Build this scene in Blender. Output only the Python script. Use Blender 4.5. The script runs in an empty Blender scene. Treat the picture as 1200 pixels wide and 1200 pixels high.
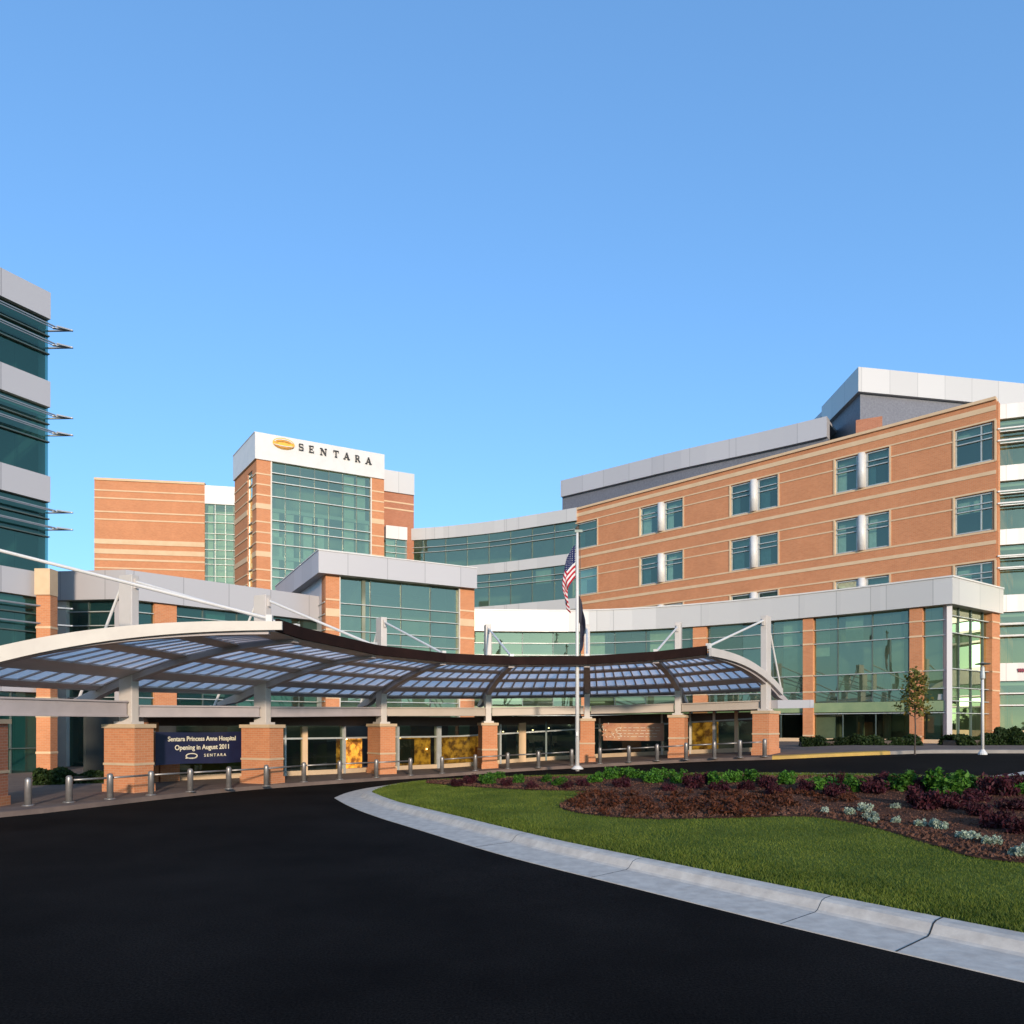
import bpy, bmesh, math, random
import numpy as np
from mathutils import Vector, Matrix
random.seed(7); rng = np.random.default_rng(7)
SC = bpy.context.scene
COL = SC.collection
# ---------------------------------------------------------------- camera, light
F = 850.0; HC = 2.2; HY = 850.0; CX = 600.0
cam = bpy.data.cameras.new('camera'); co = bpy.data.objects.new('camera', cam); COL.objects.link(co)
cam.sensor_width = 36; cam.lens = 36*F/1200; cam.shift_y = (HY-600)/1200
cam.clip_start = 0.1; cam.clip_end = 5000
co.location = (0, 0, HC); co.rotation_euler = (math.radians(90), 0, 0)
SC.camera = co
SUN_AZ = math.radians(14)      # to the right of straight-behind the camera
SUN_EL = math.radians(13)
W = bpy.data.worlds.new('World'); SC.world = W; W.use_nodes = True
nt = W.node_tree; nt.nodes.clear()
sky = nt.nodes.new('ShaderNodeTexSky'); sky.sky_type = 'NISHITA'; sky.sun_disc = False
sky.sun_elevation = SUN_EL
sdir = Vector((math.sin(SUN_AZ)*math.cos(SUN_EL), -math.cos(SUN_AZ)*math.cos(SUN_EL), math.sin(SUN_EL)))
sky.sun_rotation = math.atan2(sdir.x, sdir.y)
sky.altitude = 0; sky.air_density = 1.0; sky.dust_density = 1.0; sky.ozone_density = 1.5
bg = nt.nodes.new('ShaderNodeBackground'); bg.inputs['Strength'].default_value = 0.15
wo = nt.nodes.new('ShaderNodeOutputWorld')
skt = nt.nodes.new('ShaderNodeMix'); skt.data_type = 'RGBA'; skt.blend_type = 'MULTIPLY'; skt.inputs[0].default_value = 1
skt.inputs[7].default_value = (.76, 1.29, 1.92, 1)
gam = nt.nodes.new('ShaderNodeGamma'); gam.inputs[1].default_value = .65
nt.links.new(sky.outputs[0], gam.inputs[0]); nt.links.new(gam.outputs[0], skt.inputs[6]); nt.links.new(skt.outputs[2], bg.inputs[0]); nt.links.new(bg.outputs[0], wo.inputs[0])
sl = bpy.data.lights.new('sun', 'SUN'); sl.energy = 2.5; sl.angle = math.radians(3); sl.color = (1.0, 0.83, 0.66)
so = bpy.data.objects.new('sun', sl); COL.objects.link(so); so.rotation_euler = sdir.to_track_quat('Z', 'Y').to_euler()
so.location = (20, -30, 40)
SC.view_settings.view_transform = 'Standard'; SC.view_settings.look = 'None'
SC.view_settings.exposure = 0.75; SC.view_settings.gamma = 1
SC.render.engine = 'CYCLES'
SC.cycles.max_bounces = 8; SC.cycles.transparent_max_bounces = 12
SC.render.resolution_x = 1024; SC.render.resolution_y = 1024

# ---------------------------------------------------------------- terrain
def sstep(t): t = min(1, max(0, t)); return t*t*(3-2*t)
def g(x, y):
    s = min(1, max(0, (x+3)/19.3)); a = 1.12*(0.7*s+0.3*sstep(s))
    return a*sstep((y-7)/20)
def ray(px, d): return ((px-CX)/F*d, d)
def unp(px, py, dz=0.0, dmax=90):
    """where the sight line through (px,py) meets the terrain raised by dz"""
    lo, hi = 2.0, dmax
    fn = lambda d: HC-(py-HY)/F*d-(g((px-CX)/F*d, d)+dz)
    if fn(hi) > 0: return ray(px, hi)
    d = 2.0
    while d < hi:
        if fn(d) < 0: break
        d += 0.1
    lo, hi = d-0.1, d
    for _ in range(30):
        m = (lo+hi)/2
        if fn(m) > 0: lo = m
        else: hi = m
    return ray(px, lo)
def zat(py, d): return HC+(HY-py)/F*d
def on_line(A, B, px):
    """point of plan line A-B seen at column px -> (x, y, s along A-B)"""
    u = (px-CX)/F; dx, dy = B[0]-A[0], B[1]-A[1]
    t = (u*A[1]-A[0])/(dx-u*dy)
    return A[0]+dx*t, A[1]+dy*t, t*math.hypot(dx, dy)

# ---------------------------------------------------------------- materials
MATS = {}
def newmat(name):
    m = bpy.data.materials.new(name); m.use_nodes = True
    n = m.node_tree; n.nodes.clear(); MATS[name] = m
    out = n.nodes.new('ShaderNodeOutputMaterial')
    return m, n, out
def pbsdf(n, out, col=(.5,.5,.5), rough=.6, metal=0, spec=.5):
    b = n.nodes.new('ShaderNodeBsdfPrincipled'); b.inputs['Base Color'].default_value = (*col, 1)
    b.inputs['Roughness'].default_value = rough; b.inputs['Metallic'].default_value = metal
    b.inputs['Specular IOR Level'].default_value = spec
    n.links.new(b.outputs[0], out.inputs[0]); return b
def noise_mix(n, c1, c2, scale, detail=4, lo=.35, hi=.65, vec=None, rough=.6):
    t = n.nodes.new('ShaderNodeTexNoise'); t.inputs['Scale'].default_value = scale
    t.inputs['Detail'].default_value = detail; t.inputs['Roughness'].default_value = rough
    if vec is None:
        ge = n.nodes.new('ShaderNodeNewGeometry'); vec = ge.outputs['Position']
    n.links.new(vec, t.inputs['Vector'])
    r = n.nodes.new('ShaderNodeMapRange'); r.inputs[1].default_value = lo; r.inputs[2].default_value = hi
    n.links.new(t.outputs[0], r.inputs[0])
    mx = n.nodes.new('ShaderNodeMix'); mx.data_type = 'RGBA'
    mx.inputs[6].default_value = (*c1, 1); mx.inputs[7].default_value = (*c2, 1)
    n.links.new(r.outputs[0], mx.inputs[0]); return mx.outputs[2], t
def wall_uv(n):
    """(distance along the wall, height, 0) for any upright wall"""
    ge = n.nodes.new('ShaderNodeNewGeometry')
    cr = n.nodes.new('ShaderNodeVectorMath'); cr.operation = 'CROSS_PRODUCT'
    n.links.new(ge.outputs['True Normal'], cr.inputs[0]); cr.inputs[1].default_value = (0, 0, 1)
    dt = n.nodes.new('ShaderNodeVectorMath'); dt.operation = 'DOT_PRODUCT'
    n.links.new(cr.outputs[0], dt.inputs[0]); n.links.new(ge.outputs['Position'], dt.inputs[1])
    sp = n.nodes.new('ShaderNodeSeparateXYZ'); n.links.new(ge.outputs['Position'], sp.inputs[0])
    cb = n.nodes.new('ShaderNodeCombineXYZ')
    n.links.new(dt.outputs['Value'], cb.inputs[0]); n.links.new(sp.outputs[2], cb.inputs[1])
    return cb.outputs[0]
def bump(n, b, src, strength, dist=.02):
    bp = n.nodes.new('ShaderNodeBump'); bp.inputs['Strength'].default_value = strength
    bp.inputs['Distance'].default_value = dist
    n.links.new(src, bp.inputs['Height']); n.links.new(bp.outputs[0], b.inputs['Normal'])
def simple(name, c1, c2=None, scale=2.0, rough=.6, metal=0, bmp=0, spec=.5, detail=4):
    m, n, out = newmat(name); b = pbsdf(n, out, c1, rough, metal, spec)
    if c2 is None: c2 = tuple(c*.85 for c in c1)
    c, t = noise_mix(n, c1, c2, scale, detail); n.links.new(c, b.inputs['Base Color'])
    if bmp: bump(n, b, t.outputs[0], bmp)
    return m
def brick(name, c1, c2, mortar):
    m, n, out = newmat(name); b = pbsdf(n, out, c1, .85, 0, .25)
    uv = wall_uv(n)
    bt = n.nodes.new('ShaderNodeTexBrick'); n.links.new(uv, bt.inputs['Vector'])
    bt.inputs['Color1'].default_value = (*c1, 1); bt.inputs['Color2'].default_value = (*c2, 1)
    bt.inputs['Mortar'].default_value = (*mortar, 1); bt.inputs['Scale'].default_value = 1
    bt.inputs['Mortar Size'].default_value = .006; bt.inputs['Brick Width'].default_value = .22
    bt.inputs['Row Height'].default_value = .075; bt.inputs['Mortar Smooth'].default_value = .3
    c, t = noise_mix(n, (.86,.85,.84), (1.09,1.09,1.08), .5, 9, .25, .75, None, .75)
    mu = n.nodes.new('ShaderNodeMix'); mu.data_type = 'RGBA'; mu.blend_type = 'MULTIPLY'; mu.inputs[0].default_value = 1
    n.links.new(bt.outputs[0], mu.inputs[6]); n.links.new(c, mu.inputs[7])
    n.links.new(mu.outputs[2], b.inputs['Base Color'])
    return m
def panel_metal(name, c, joint=2.4, rough=.42):
    m, n, out = newmat(name); b = pbsdf(n, out, c, rough, .15, .5)
    uv = wall_uv(n); sp = n.nodes.new('ShaderNodeSeparateXYZ'); n.links.new(uv, sp.inputs[0])
    dv = n.nodes.new('ShaderNodeMath'); dv.operation = 'DIVIDE'; dv.inputs[1].default_value = joint
    n.links.new(sp.outputs[0], dv.inputs[0])
    fr = n.nodes.new('ShaderNodeMath'); fr.operation = 'FRACT'; n.links.new(dv.outputs[0], fr.inputs[0])
    lt = n.nodes.new('ShaderNodeMath'); lt.operation = 'LESS_THAN'; lt.inputs[1].default_value = .045/joint
    n.links.new(fr.outputs[0], lt.inputs[0])
    fl = n.nodes.new('ShaderNodeMath'); fl.operation = 'FLOOR'; n.links.new(dv.outputs[0], fl.inputs[0])
    wn = n.nodes.new('ShaderNodeTexWhiteNoise'); wn.noise_dimensions = '1D'; n.links.new(fl.outputs[0], wn.inputs['W'])
    mr = n.nodes.new('ShaderNodeMapRange'); mr.inputs[3].default_value = .93; mr.inputs[4].default_value = 1.03
    n.links.new(wn.outputs[0], mr.inputs[0])
    sc = n.nodes.new('ShaderNodeVectorMath'); sc.operation = 'SCALE'; sc.inputs[0].default_value = c
    n.links.new(mr.outputs[0], sc.inputs['Scale'])
    mx = n.nodes.new('ShaderNodeMix'); mx.data_type = 'RGBA'; n.links.new(lt.outputs[0], mx.inputs[0])
    n.links.new(sc.outputs[0], mx.inputs[6]); mx.inputs[7].default_value = (*[k*.68 for k in c], 1)
    n.links.new(mx.outputs[2], b.inputs['Base Color'])
    return m
def glass(name, body, tint, see=.5, refl=.12):
    """coated building glass: tinted, partly see-through, mirror-like coat"""
    m, n, out = newmat(name)
    d = n.nodes.new('ShaderNodeBsdfDiffuse'); d.inputs[0].default_value = (*body, 1)
    tr = n.nodes.new('ShaderNodeBsdfTransparent'); tr.inputs[0].default_value = (*tint, 1)
    m1 = n.nodes.new('ShaderNodeMixShader'); m1.inputs[0].default_value = see
    n.links.new(d.outputs[0], m1.inputs[1]); n.links.new(tr.outputs[0], m1.inputs[2])
    gl = n.nodes.new('ShaderNodeBsdfGlossy'); gl.inputs['Roughness'].default_value = .015
    gl.inputs[0].default_value = (.80, .86, .62, 1)
    fz = n.nodes.new('ShaderNodeFresnel'); fz.inputs[0].default_value = 1.5
    ad = n.nodes.new('ShaderNodeMath'); ad.operation = 'ADD'; ad.inputs[1].default_value = refl; ad.use_clamp = True
    n.links.new(fz.outputs[0], ad.inputs[0])
    m2 = n.nodes.new('ShaderNodeMixShader'); n.links.new(ad.outputs[0], m2.inputs[0])
    n.links.new(m1.outputs[0], m2.inputs[1]); n.links.new(gl.outputs[0], m2.inputs[2])
    n.links.new(m2.outputs[0], out.inputs[0]); return m
def emis(name, col, st):
    m, n, out = newmat(name); e = n.nodes.new('ShaderNodeEmission')
    e.inputs[0].default_value = (*col, 1); e.inputs[1].default_value = st; n.links.new(e.outputs[0], out.inputs[0]); return m

M = dict(
 brick = brick('orange_brick', (.57,.225,.100), (.51,.190,.083), (.52,.33,.20)),
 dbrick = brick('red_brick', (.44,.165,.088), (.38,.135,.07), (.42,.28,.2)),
 stone = simple('cream_stone', (.66,.46,.28), (.60,.41,.24), 1.2, .8),
 panel = panel_metal('pale_metal_panel', (.56,.525,.49)),
 gpanel = panel_metal('grey_metal_panel', (.47,.44,.435)),
 louver = simple('grey_louver', (.13,.13,.15), (.18,.18,.20), 8, .6, .2),
 frame = simple('pale_frame_metal', (.48,.49,.46), None, 3, .45, .3),
 fin = simple('fin_metal', (.30,.31,.32), None, 3, .4, .4),
 dframe = simple('dark_frame_metal', (.10,.13,.12), None, 3, .45, .3),
 teal = glass('teal_glass', (.095,.145,.095), (.55,.74,.60), .68, .18),
 dteal = glass('deep_teal_glass', (.010,.060,.060), (.25,.52,.48), .6, .07),
 green = glass('green_glass', (.10,.135,.075), (.62,.78,.62), .74, .13),
 dark = glass('dark_lobby_glass', (.008,.012,.010), (.45,.52,.42), .88, .03),
 window = glass('window_glass', (.03,.06,.055), (.62,.82,.75), .86, .16),
 inner = simple('interior_wall', (.36,.36,.26), (.12,.13,.09), .35, .9, detail=1),
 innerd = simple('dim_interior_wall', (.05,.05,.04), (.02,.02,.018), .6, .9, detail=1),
 slab = simple('floor_slab', (.5,.5,.45), None, 1, .9),
 blind = simple('window_blind', (.62,.63,.55), None, 3, .9),
 white = simple('white_paint', (.66,.62,.57), (.60,.57,.53), 1.5, .4),
 cream = simple('cream_steel', (.62,.55,.46), (.57,.50,.42), 1.5, .5),
 mast = simple('mast_steel', (.55,.49,.44), (.50,.45,.40), 1.2, .5),
 roofgrid = simple('canopy_frame_steel', (.62,.55,.54), (.56,.50,.49), 1.5, .5),
 rafter = simple('taupe_steel', (.42,.36,.35), (.37,.32,.31), 1.5, .5),
 beam = simple('beam_steel', (.46,.38,.31), (.42,.35,.28), 1.0, .5),
 brown = simple('brown_fascia', (.022,.010,.008), (.014,.007,.006), 1.5, .8, 0, 0, .1),
 soffit = simple('brown_soffit', (.10,.07,.055), None, 1.5, .8),
 cap = simple('stone_cap', (.55,.40,.25), (.48,.35,.22), 2.5, .8),
 steel = simple('brushed_steel', (.30,.27,.25), (.24,.22,.20), 5, .38, .55),
 concrete = simple('concrete', (.60,.53,.45), (.46,.40,.34), 5, .85, 0, .3, .3, 12),
 pave = simple('pavement', (.17,.12,.095), (.12,.085,.07), 1.6, .85, 0, .1, .3, 8),
 kerb_far = simple('kerb_concrete', (.28,.24,.20), (.22,.19,.16), 1.5, .85),
 yellow = simple('yellow_paint', (.50,.30,.05), (.40,.24,.05), 2, .7),
 joint = simple('joint_dark', (.02,.02,.02), None, 2, .9),
 mulch = simple('mulch', (.12,.048,.024), (.045,.019,.012), 9, .95, 0, 1.0, .1, 10),
 navy = simple('navy_vinyl', (.006,.008,.035), (.009,.012,.045), 2, .5),
 peach = simple('peach_vinyl', (.52,.27,.14), (.42,.19,.11), 2.5, .6),
 text = simple('pale_lettering', (.72,.66,.50), None, 2, .6),
 black = simple('black_letter', (.012,.010,.010), None, 2, .5),
 red = simple('red_letter', (.30,.01,.04), None, 2, .5),
 gold = simple('gold_logo', (.85,.46,.03), (.70,.33,.02), 3, .4),
 gold2 = simple('orange_logo', (.55,.22,.02), None, 3, .4),
 chip = simple('bark_chip', (.14,.055,.028), (.06,.025,.015), 30, .9),
 bark = simple('bark', (.10,.07,.05), (.06,.045,.035), 12, .9, 0, .5),
)
# asphalt
m, n, out = newmat('asphalt'); b = pbsdf(n, out, (.02,.02,.02), .9, 0, .05)
c, t = noise_mix(n, (.0020,.0017,.0016), (.0085,.0073,.0066), .35, 8, .3, .7)
c2, t2 = noise_mix(n, (.10,.10,.10), (3.2,3.1,3.0), 42, 5, .36, .66, None, .75)
mu = n.nodes.new('ShaderNodeMix'); mu.data_type = 'RGBA'; mu.blend_type = 'MULTIPLY'; mu.inputs[0].default_value = 1
n.links.new(c, mu.inputs[6]); n.links.new(c2, mu.inputs[7]); n.links.new(mu.outputs[2], b.inputs['Base Color'])
bump(n, b, t2.outputs[0], .35, .01); M['asphalt'] = m
# canopy glazing
m, n, out = newmat('translucent_glazing')
d = n.nodes.new('ShaderNodeBsdfDiffuse'); d.inputs[0].default_value = (.80,.78,.80,1)
tl = n.nodes.new('ShaderNodeBsdfTranslucent'); tl.inputs[0].default_value = (1,.90,.84,1)
mx = n.nodes.new('ShaderNodeMixShader'); mx.inputs[0].default_value = .9
n.links.new(d.outputs[0], mx.inputs[1]); n.links.new(tl.outputs[0], mx.inputs[2])
gl = n.nodes.new('ShaderNodeBsdfGlossy'); gl.inputs['Roughness'].default_value = .15
m3 = n.nodes.new('ShaderNodeMixShader'); m3.inputs[0].default_value = .02
n.links.new(mx.outputs[0], m3.inputs[1]); n.links.new(gl.outputs[0], m3.inputs[2])
n.links.new(m3.outputs[0], out.inputs[0]); M['glaze'] = m
# lobby wood/art wall, its own glow stands in for the lobby lighting
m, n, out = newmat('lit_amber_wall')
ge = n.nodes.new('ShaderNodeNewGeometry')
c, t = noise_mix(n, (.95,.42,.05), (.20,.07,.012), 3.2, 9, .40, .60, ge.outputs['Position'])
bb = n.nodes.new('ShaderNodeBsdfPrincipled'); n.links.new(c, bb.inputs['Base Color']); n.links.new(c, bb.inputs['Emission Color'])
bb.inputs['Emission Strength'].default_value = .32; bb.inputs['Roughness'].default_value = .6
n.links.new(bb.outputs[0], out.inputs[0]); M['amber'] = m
M['lamp'] = emis('lobby_downlight', (1,.75,.4), 6)
# leaves
def leafmat(name, c1, c2, trans=.25):
    m, n, out = newmat(name)
    ge = n.nodes.new('ShaderNodeNewGeometry'); oi = n.nodes.new('ShaderNodeObjectInfo')
    mx = n.nodes.new('ShaderNodeMix'); mx.data_type = 'RGBA'
    n.links.new(ge.outputs['Random Per Island'], mx.inputs[0])
    mx.inputs[6].default_value = (*c1, 1); mx.inputs[7].default_value = (*c2, 1)
    hs = n.nodes.new('ShaderNodeHueSaturation'); n.links.new(mx.outputs[2], hs.inputs['Color'])
    mr = n.nodes.new('ShaderNodeMapRange'); mr.inputs[3].default_value = .75; mr.inputs[4].default_value = 1.25
    n.links.new(oi.outputs['Random'], mr.inputs[0]); n.links.new(mr.outputs[0], hs.inputs['Value'])
    p = n.nodes.new('ShaderNodeBsdfPrincipled'); n.links.new(hs.outputs[0], p.inputs['Base Color']); p.inputs['Roughness'].default_value = .6
    p.inputs['Specular IOR Level'].default_value = .2
    tl = n.nodes.new('ShaderNodeBsdfTranslucent'); n.links.new(hs.outputs[0], tl.inputs[0])
    ms = n.nodes.new('ShaderNodeMixShader'); ms.inputs[0].default_value = trans
    n.links.new(p.outputs[0], ms.inputs[1]); n.links.new(tl.outputs[0], ms.inputs[2])
    n.links.new(ms.outputs[0], out.inputs[0]); M[name] = m; return m
leafmat('green_leaves', (.022,.075,.008), (.085,.20,.02))
leafmat('dark_leaves', (.012,.026,.006), (.034,.055,.012))
leafmat('burgundy_leaves', (.028,.008,.010), (.085,.018,.024))
leafmat('rust_leaves', (.15,.045,.018), (.055,.022,.012))
leafmat('silver_leaves', (.22,.28,.19), (.46,.50,.38))
leafmat('autumn_leaves', (.16,.11,.02), (.10,.13,.03), .35)
leafmat('grass_blades', (.058,.098,.010), (.155,.185,.028))
m = M['grass_blades']; n = m.node_tree; hs_ = [q for q in n.nodes if q.bl_idname == 'ShaderNodeHueSaturation'][0]
cg, tg = noise_mix(n, (.62,.66,.6), (1.45,1.32,1.3), .9, 7, .3, .7)
mg = n.nodes.new('ShaderNodeMix'); mg.data_type = 'RGBA'; mg.blend_type = 'MULTIPLY'; mg.inputs[0].default_value = 1
src = hs_.inputs['Color'].links[0].from_socket
n.links.new(src, mg.inputs[6]); n.links.new(cg, mg.inputs[7]); n.links.new(mg.outputs[2], hs_.inputs['Color'])
# soil under the grass
m, n, out = newmat('lawn'); b = pbsdf(n, out, (.05,.1,.02), .95, 0, .1)
c, t = noise_mix(n, (.052,.085,.010), (.125,.145,.024), .5, 8, .3, .7); n.links.new(c, b.inputs['Base Color'])
t2 = n.nodes.new('ShaderNodeTexNoise'); t2.inputs['Scale'].default_value = 60; bump(n, b, t2.outputs[0], .8, .03); M['lawn'] = m
# flags
m, n, out = newmat('striped_flag'); b = pbsdf(n, out, (.5,.5,.5), .8, 0, .2)
uvn = n.nodes.new('ShaderNodeTexCoord'); sp = n.nodes.new('ShaderNodeSeparateXYZ'); n.links.new(uvn.outputs['UV'], sp.inputs[0])
def mth(op, a, bb=None):
    q = n.nodes.new('ShaderNodeMath'); q.operation = op
    for i, v in enumerate((a, bb)):
        if v is None: continue
        if isinstance(v, (int, float)): q.inputs[i].default_value = v
        else: n.links.new(v, q.inputs[i])
    return q.outputs[0]
st = mth('LESS_THAN', mth('FRACT', mth('MULTIPLY', sp.outputs[1], 6.5)), .5)
ca = mth('MULTIPLY', mth('LESS_THAN', sp.outputs[0], .4), mth('LESS_THAN', sp.outputs[1], 7/13))
vo = n.nodes.new('ShaderNodeTexVoronoi'); vo.inputs['Scale'].default_value = 15; vo.inputs['Randomness'].default_value = .1
n.links.new(uvn.outputs['UV'], vo.inputs['Vector']); star = mth('LESS_THAN', vo.outputs[0], .17)
m1 = n.nodes.new('ShaderNodeMix'); m1.data_type = 'RGBA'; m1.inputs[6].default_value = (.62,.58,.56,1); m1.inputs[7].default_value = (.38,.010,.025,1)
n.links.new(st, m1.inputs[0])
m0 = n.nodes.new('ShaderNodeMix'); m0.data_type = 'RGBA'; m0.inputs[6].default_value = (.012,.018,.075,1); m0.inputs[7].default_value = (.6,.6,.6,1)
n.links.new(star, m0.inputs[0])
m2 = n.nodes.new('ShaderNodeMix'); m2.data_type = 'RGBA'; n.links.new(ca, m2.inputs[0]); n.links.new(m1.outputs[2], m2.inputs[6]); n.links.new(m0.outputs[2], m2.inputs[7])
n.links.new(m2.outputs[2], b.inputs['Base Color']); M['flag'] = m
M['navyflag'] = simple('dark_flag_cloth', (.010,.012,.030), (.03,.025,.04), 3, .8)

# ---------------------------------------------------------------- mesh helpers
class MB:
    def __init__(s): s.v = []; s.f = []
    def add(s, vs, fs):
        k = len(s.v); s.v += [tuple(v) for v in vs]; s.f += [tuple(i+k for i in f) for f in fs]; return s
    def box(s, c, sx, sy, sz, rz=0, rot=None):
        vs = []
        R = rot if rot is not None else Matrix.Rotation(rz, 3, 'Z')
        for dz in (-1, 1):
            for dx, dy in ((-1,-1),(1,-1),(1,1),(-1,1)):
                v = R @ Vector((dx*sx/2, dy*sy/2, dz*sz/2)); vs.append((c[0]+v.x, c[1]+v.y, c[2]+v.z))
        return s.add(vs, [(3,2,1,0),(4,5,6,7),(0,1,5,4),(1,2,6,5),(2,3,7,6),(3,0,4,7)])
    def bar(s, a, b, w, h=None, up=(0,0,1)):
        """rectangular bar from a to b"""
        h = h or w; a = Vector(a); b = Vector(b); t = (b-a); L = t.length; t.normalize()
        up = Vector(up); r = t.cross(up)
        if r.length < 1e-4: r = t.cross(Vector((0,1,0)))
        r.normalize(); u = r.cross(t)
        vs = [p+r*(i*w/2)+u*(j*h/2) for p in (a, b) for i, j in ((-1,-1),(1,-1),(1,1),(-1,1))]
        return s.add(vs, [(3,2,1,0),(4,5,6,7),(0,1,5,4),(1,2,6,5),(2,3,7,6),(3,0,4,7)])
    def tube(s, pts, r, n=8):
        rings = []
        pts = [Vector(p) for p in pts]
        rr = r if isinstance(r, (list, tuple)) else [r]*len(pts)
        for i, p in enumerate(pts):
            t = (pts[min(i+1, len(pts)-1)]-pts[max(i-1, 0)]).normalized()
            x = t.cross(Vector((0,0,1)));
            if x.length < 1e-3: x = Vector((1,0,0))
            x.normalize(); y = t.cross(x)
            rings.append([p+(x*math.cos(2*math.pi*k/n)+y*math.sin(2*math.pi*k/n))*rr[i] for k in range(n)])
        vs = [v for r_ in rings for v in r_]; fs = []
        for i in range(len(pts)-1):
            for k in range(n):
                fs.append((i*n+k, i*n+(k+1)%n, (i+1)*n+(k+1)%n, (i+1)*n+k))
        fs.append(tuple(range(n))[::-1]); fs.append(tuple((len(pts)-1)*n+k for k in range(n)))
        return s.add(vs, fs)
    def lathe(s, prof, n=16, c=(0,0,0)):
        vs = [(c[0]+r*math.cos(2*math.pi*k/n), c[1]+r*math.sin(2*math.pi*k/n), c[2]+z) for r, z in prof for k in range(n)]
        fs = [(i*n+k, i*n+(k+1)%n, (i+1)*n+(k+1)%n, (i+1)*n+k) for i in range(len(prof)-1) for k in range(n)]
        fs.append(tuple(range(n))[::-1]); fs.append(tuple((len(prof)-1)*n+k for k in range(n)))
        return s.add(vs, fs)
    def ribbon(s, path, z0, z1, o0, o1):
        """solid along a plan path (left to right as seen), between offsets o0 and o1 (positive = towards the viewer side)"""
        z0s = z0 if isinstance(z0, (list, tuple)) else [z0]*len(path)
        z1s = z1 if isinstance(z1, (list, tuple)) else [z1]*len(path)
        A = offset(path, max(o0, o1)); B = offset(path, min(o0, o1)); vs = []; fs = []
        for i in range(len(path)):
            vs += [(*A[i], z0s[i]), (*A[i], z1s[i]), (*B[i], z1s[i]), (*B[i], z0s[i])]
        for i in range(len(path)-1):
            for k in range(4):
                fs.append((i*4+k, (i+1)*4+k, (i+1)*4+(k+1) % 4, i*4+(k+1) % 4))
        fs.append((0,1,2,3)); q = (len(path)-1)*4; fs.append((q+3,q+2,q+1,q))
        return s.add(vs, fs)
    def build(s, name, mat, parent=None, smooth=False, bevel=0):
        me = bpy.data.meshes.new(name); me.from_pydata(s.v, [], s.f); me.update()
        bm = bmesh.new(); bm.from_mesh(me); bmesh.ops.recalc_face_normals(bm, faces=bm.faces)
        if bevel: bmesh.ops.bevel(bm, geom=bm.edges[:], offset=bevel, segments=2, affect='EDGES', profile=.5)
        bm.to_mesh(me); bm.free()
        if smooth:
            for p in me.polygons: p.use_smooth = True
        me.materials.append(mat)
        o = bpy.data.objects.new(name, me); COL.objects.link(o)
        if parent is not None: put(o, parent)
        return o
def put(o, parent):
    """parent keeping world coordinates of the vertices"""
    o.parent = parent; mw = Matrix.Identity(4); q = parent; loc = Vector((0,0,0))
    while q is not None: loc += q.location; q = q.parent
    o.location = -loc
def normals(path):
    n = len(path); seg = []
    for i in range(n-1):
        dx, dy = path[i+1][0]-path[i][0], path[i+1][1]-path[i][1]; L = math.hypot(dx, dy); seg.append((dy/L, -dx/L))
    return seg
def offset(path, o):
    seg = normals(path); out_ = []
    for i, p in enumerate(path):
        a = seg[max(i-1, 0)]; b_ = seg[min(i, len(seg)-1)]
        nx, ny = a[0]+b_[0], a[1]+b_[1]; L = math.hypot(nx, ny); nx /= L; ny /= L
        c = max(.3, nx*a[0]+ny*a[1]); out_.append((p[0]+nx*o/c, p[1]+ny*o/c))
    return out_
def plen(path): return sum(math.dist(path[i], path[i+1]) for i in range(len(path)-1))
def at(path, s):
    """point and outward normal at arc length s"""
    seg = normals(path)
    for i in range(len(path)-1):
        L = math.dist(path[i], path[i+1])
        if s <= L or i == len(path)-2:
            t = s/L; return (path[i][0]+(path[i+1][0]-path[i][0])*t, path[i][1]+(path[i+1][1]-path[i][1])*t), seg[i]
        s -= L
def sub(path, s0, s1):
    """part of the path between arc lengths"""
    out_ = [at(path, s0)[0]]; acc = 0
    for i in range(len(path)-1):
        acc += math.dist(path[i], path[i+1])
        if s0+1e-3 < acc < s1-1e-3: out_.append(path[i+1])
    out_.append(at(path, s1)[0]); return out_
def s_of(path, px):
    """arc length at which column px meets the path"""
    acc = 0; u = (px-CX)/F
    for i in range(len(path)-1):
        A, B = path[i], path[i+1]; L = math.dist(A, B)
        fa, fb = A[0]-u*A[1], B[0]-u*B[1]
        if fa*fb <= 0: return acc+L*fa/(fa-fb)
        acc += L
    return 0 if (path[0][0]/path[0][1]) > u else acc
def smooth_path(pts, k=6):
    out_ = []
    P = [pts[0]]+list(pts)+[pts[-1]]
    for i in range(1, len(P)-2):
        for j in range(k):
            t = j/k; a, b_, c_, d_ = P[i-1], P[i], P[i+1], P[i+2]
            out_.append(tuple(.5*((2*b_[q])+(-a[q]+c_[q])*t+(2*a[q]-5*b_[q]+4*c_[q]-d_[q])*t*t+(-a[q]+3*b_[q]-3*c_[q]+d_[q])*t**3) for q in range(len(pts[0]))))
    out_.append(tuple(pts[-1])); return out_
def empty(name, loc, label=None, cat=None, group=None):
    o = bpy.data.objects.new(name, None); COL.objects.link(o); o.location = loc; o.empty_display_size = .3
    tag(o, label, cat, group); return o
def tag(o, label=None, cat=None, group=None, kind=None):
    if label: o['label'] = label
    if cat: o['category'] = cat
    if group: o['group'] = group
    if kind: o['kind'] = kind
    return o
def copy_tree(o, parent=None):
    c = o.copy(); COL.objects.link(c)
    if parent is not None: c.parent = parent
    for ch in list(o.children): copy_tree(ch, c)
    return c

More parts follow.
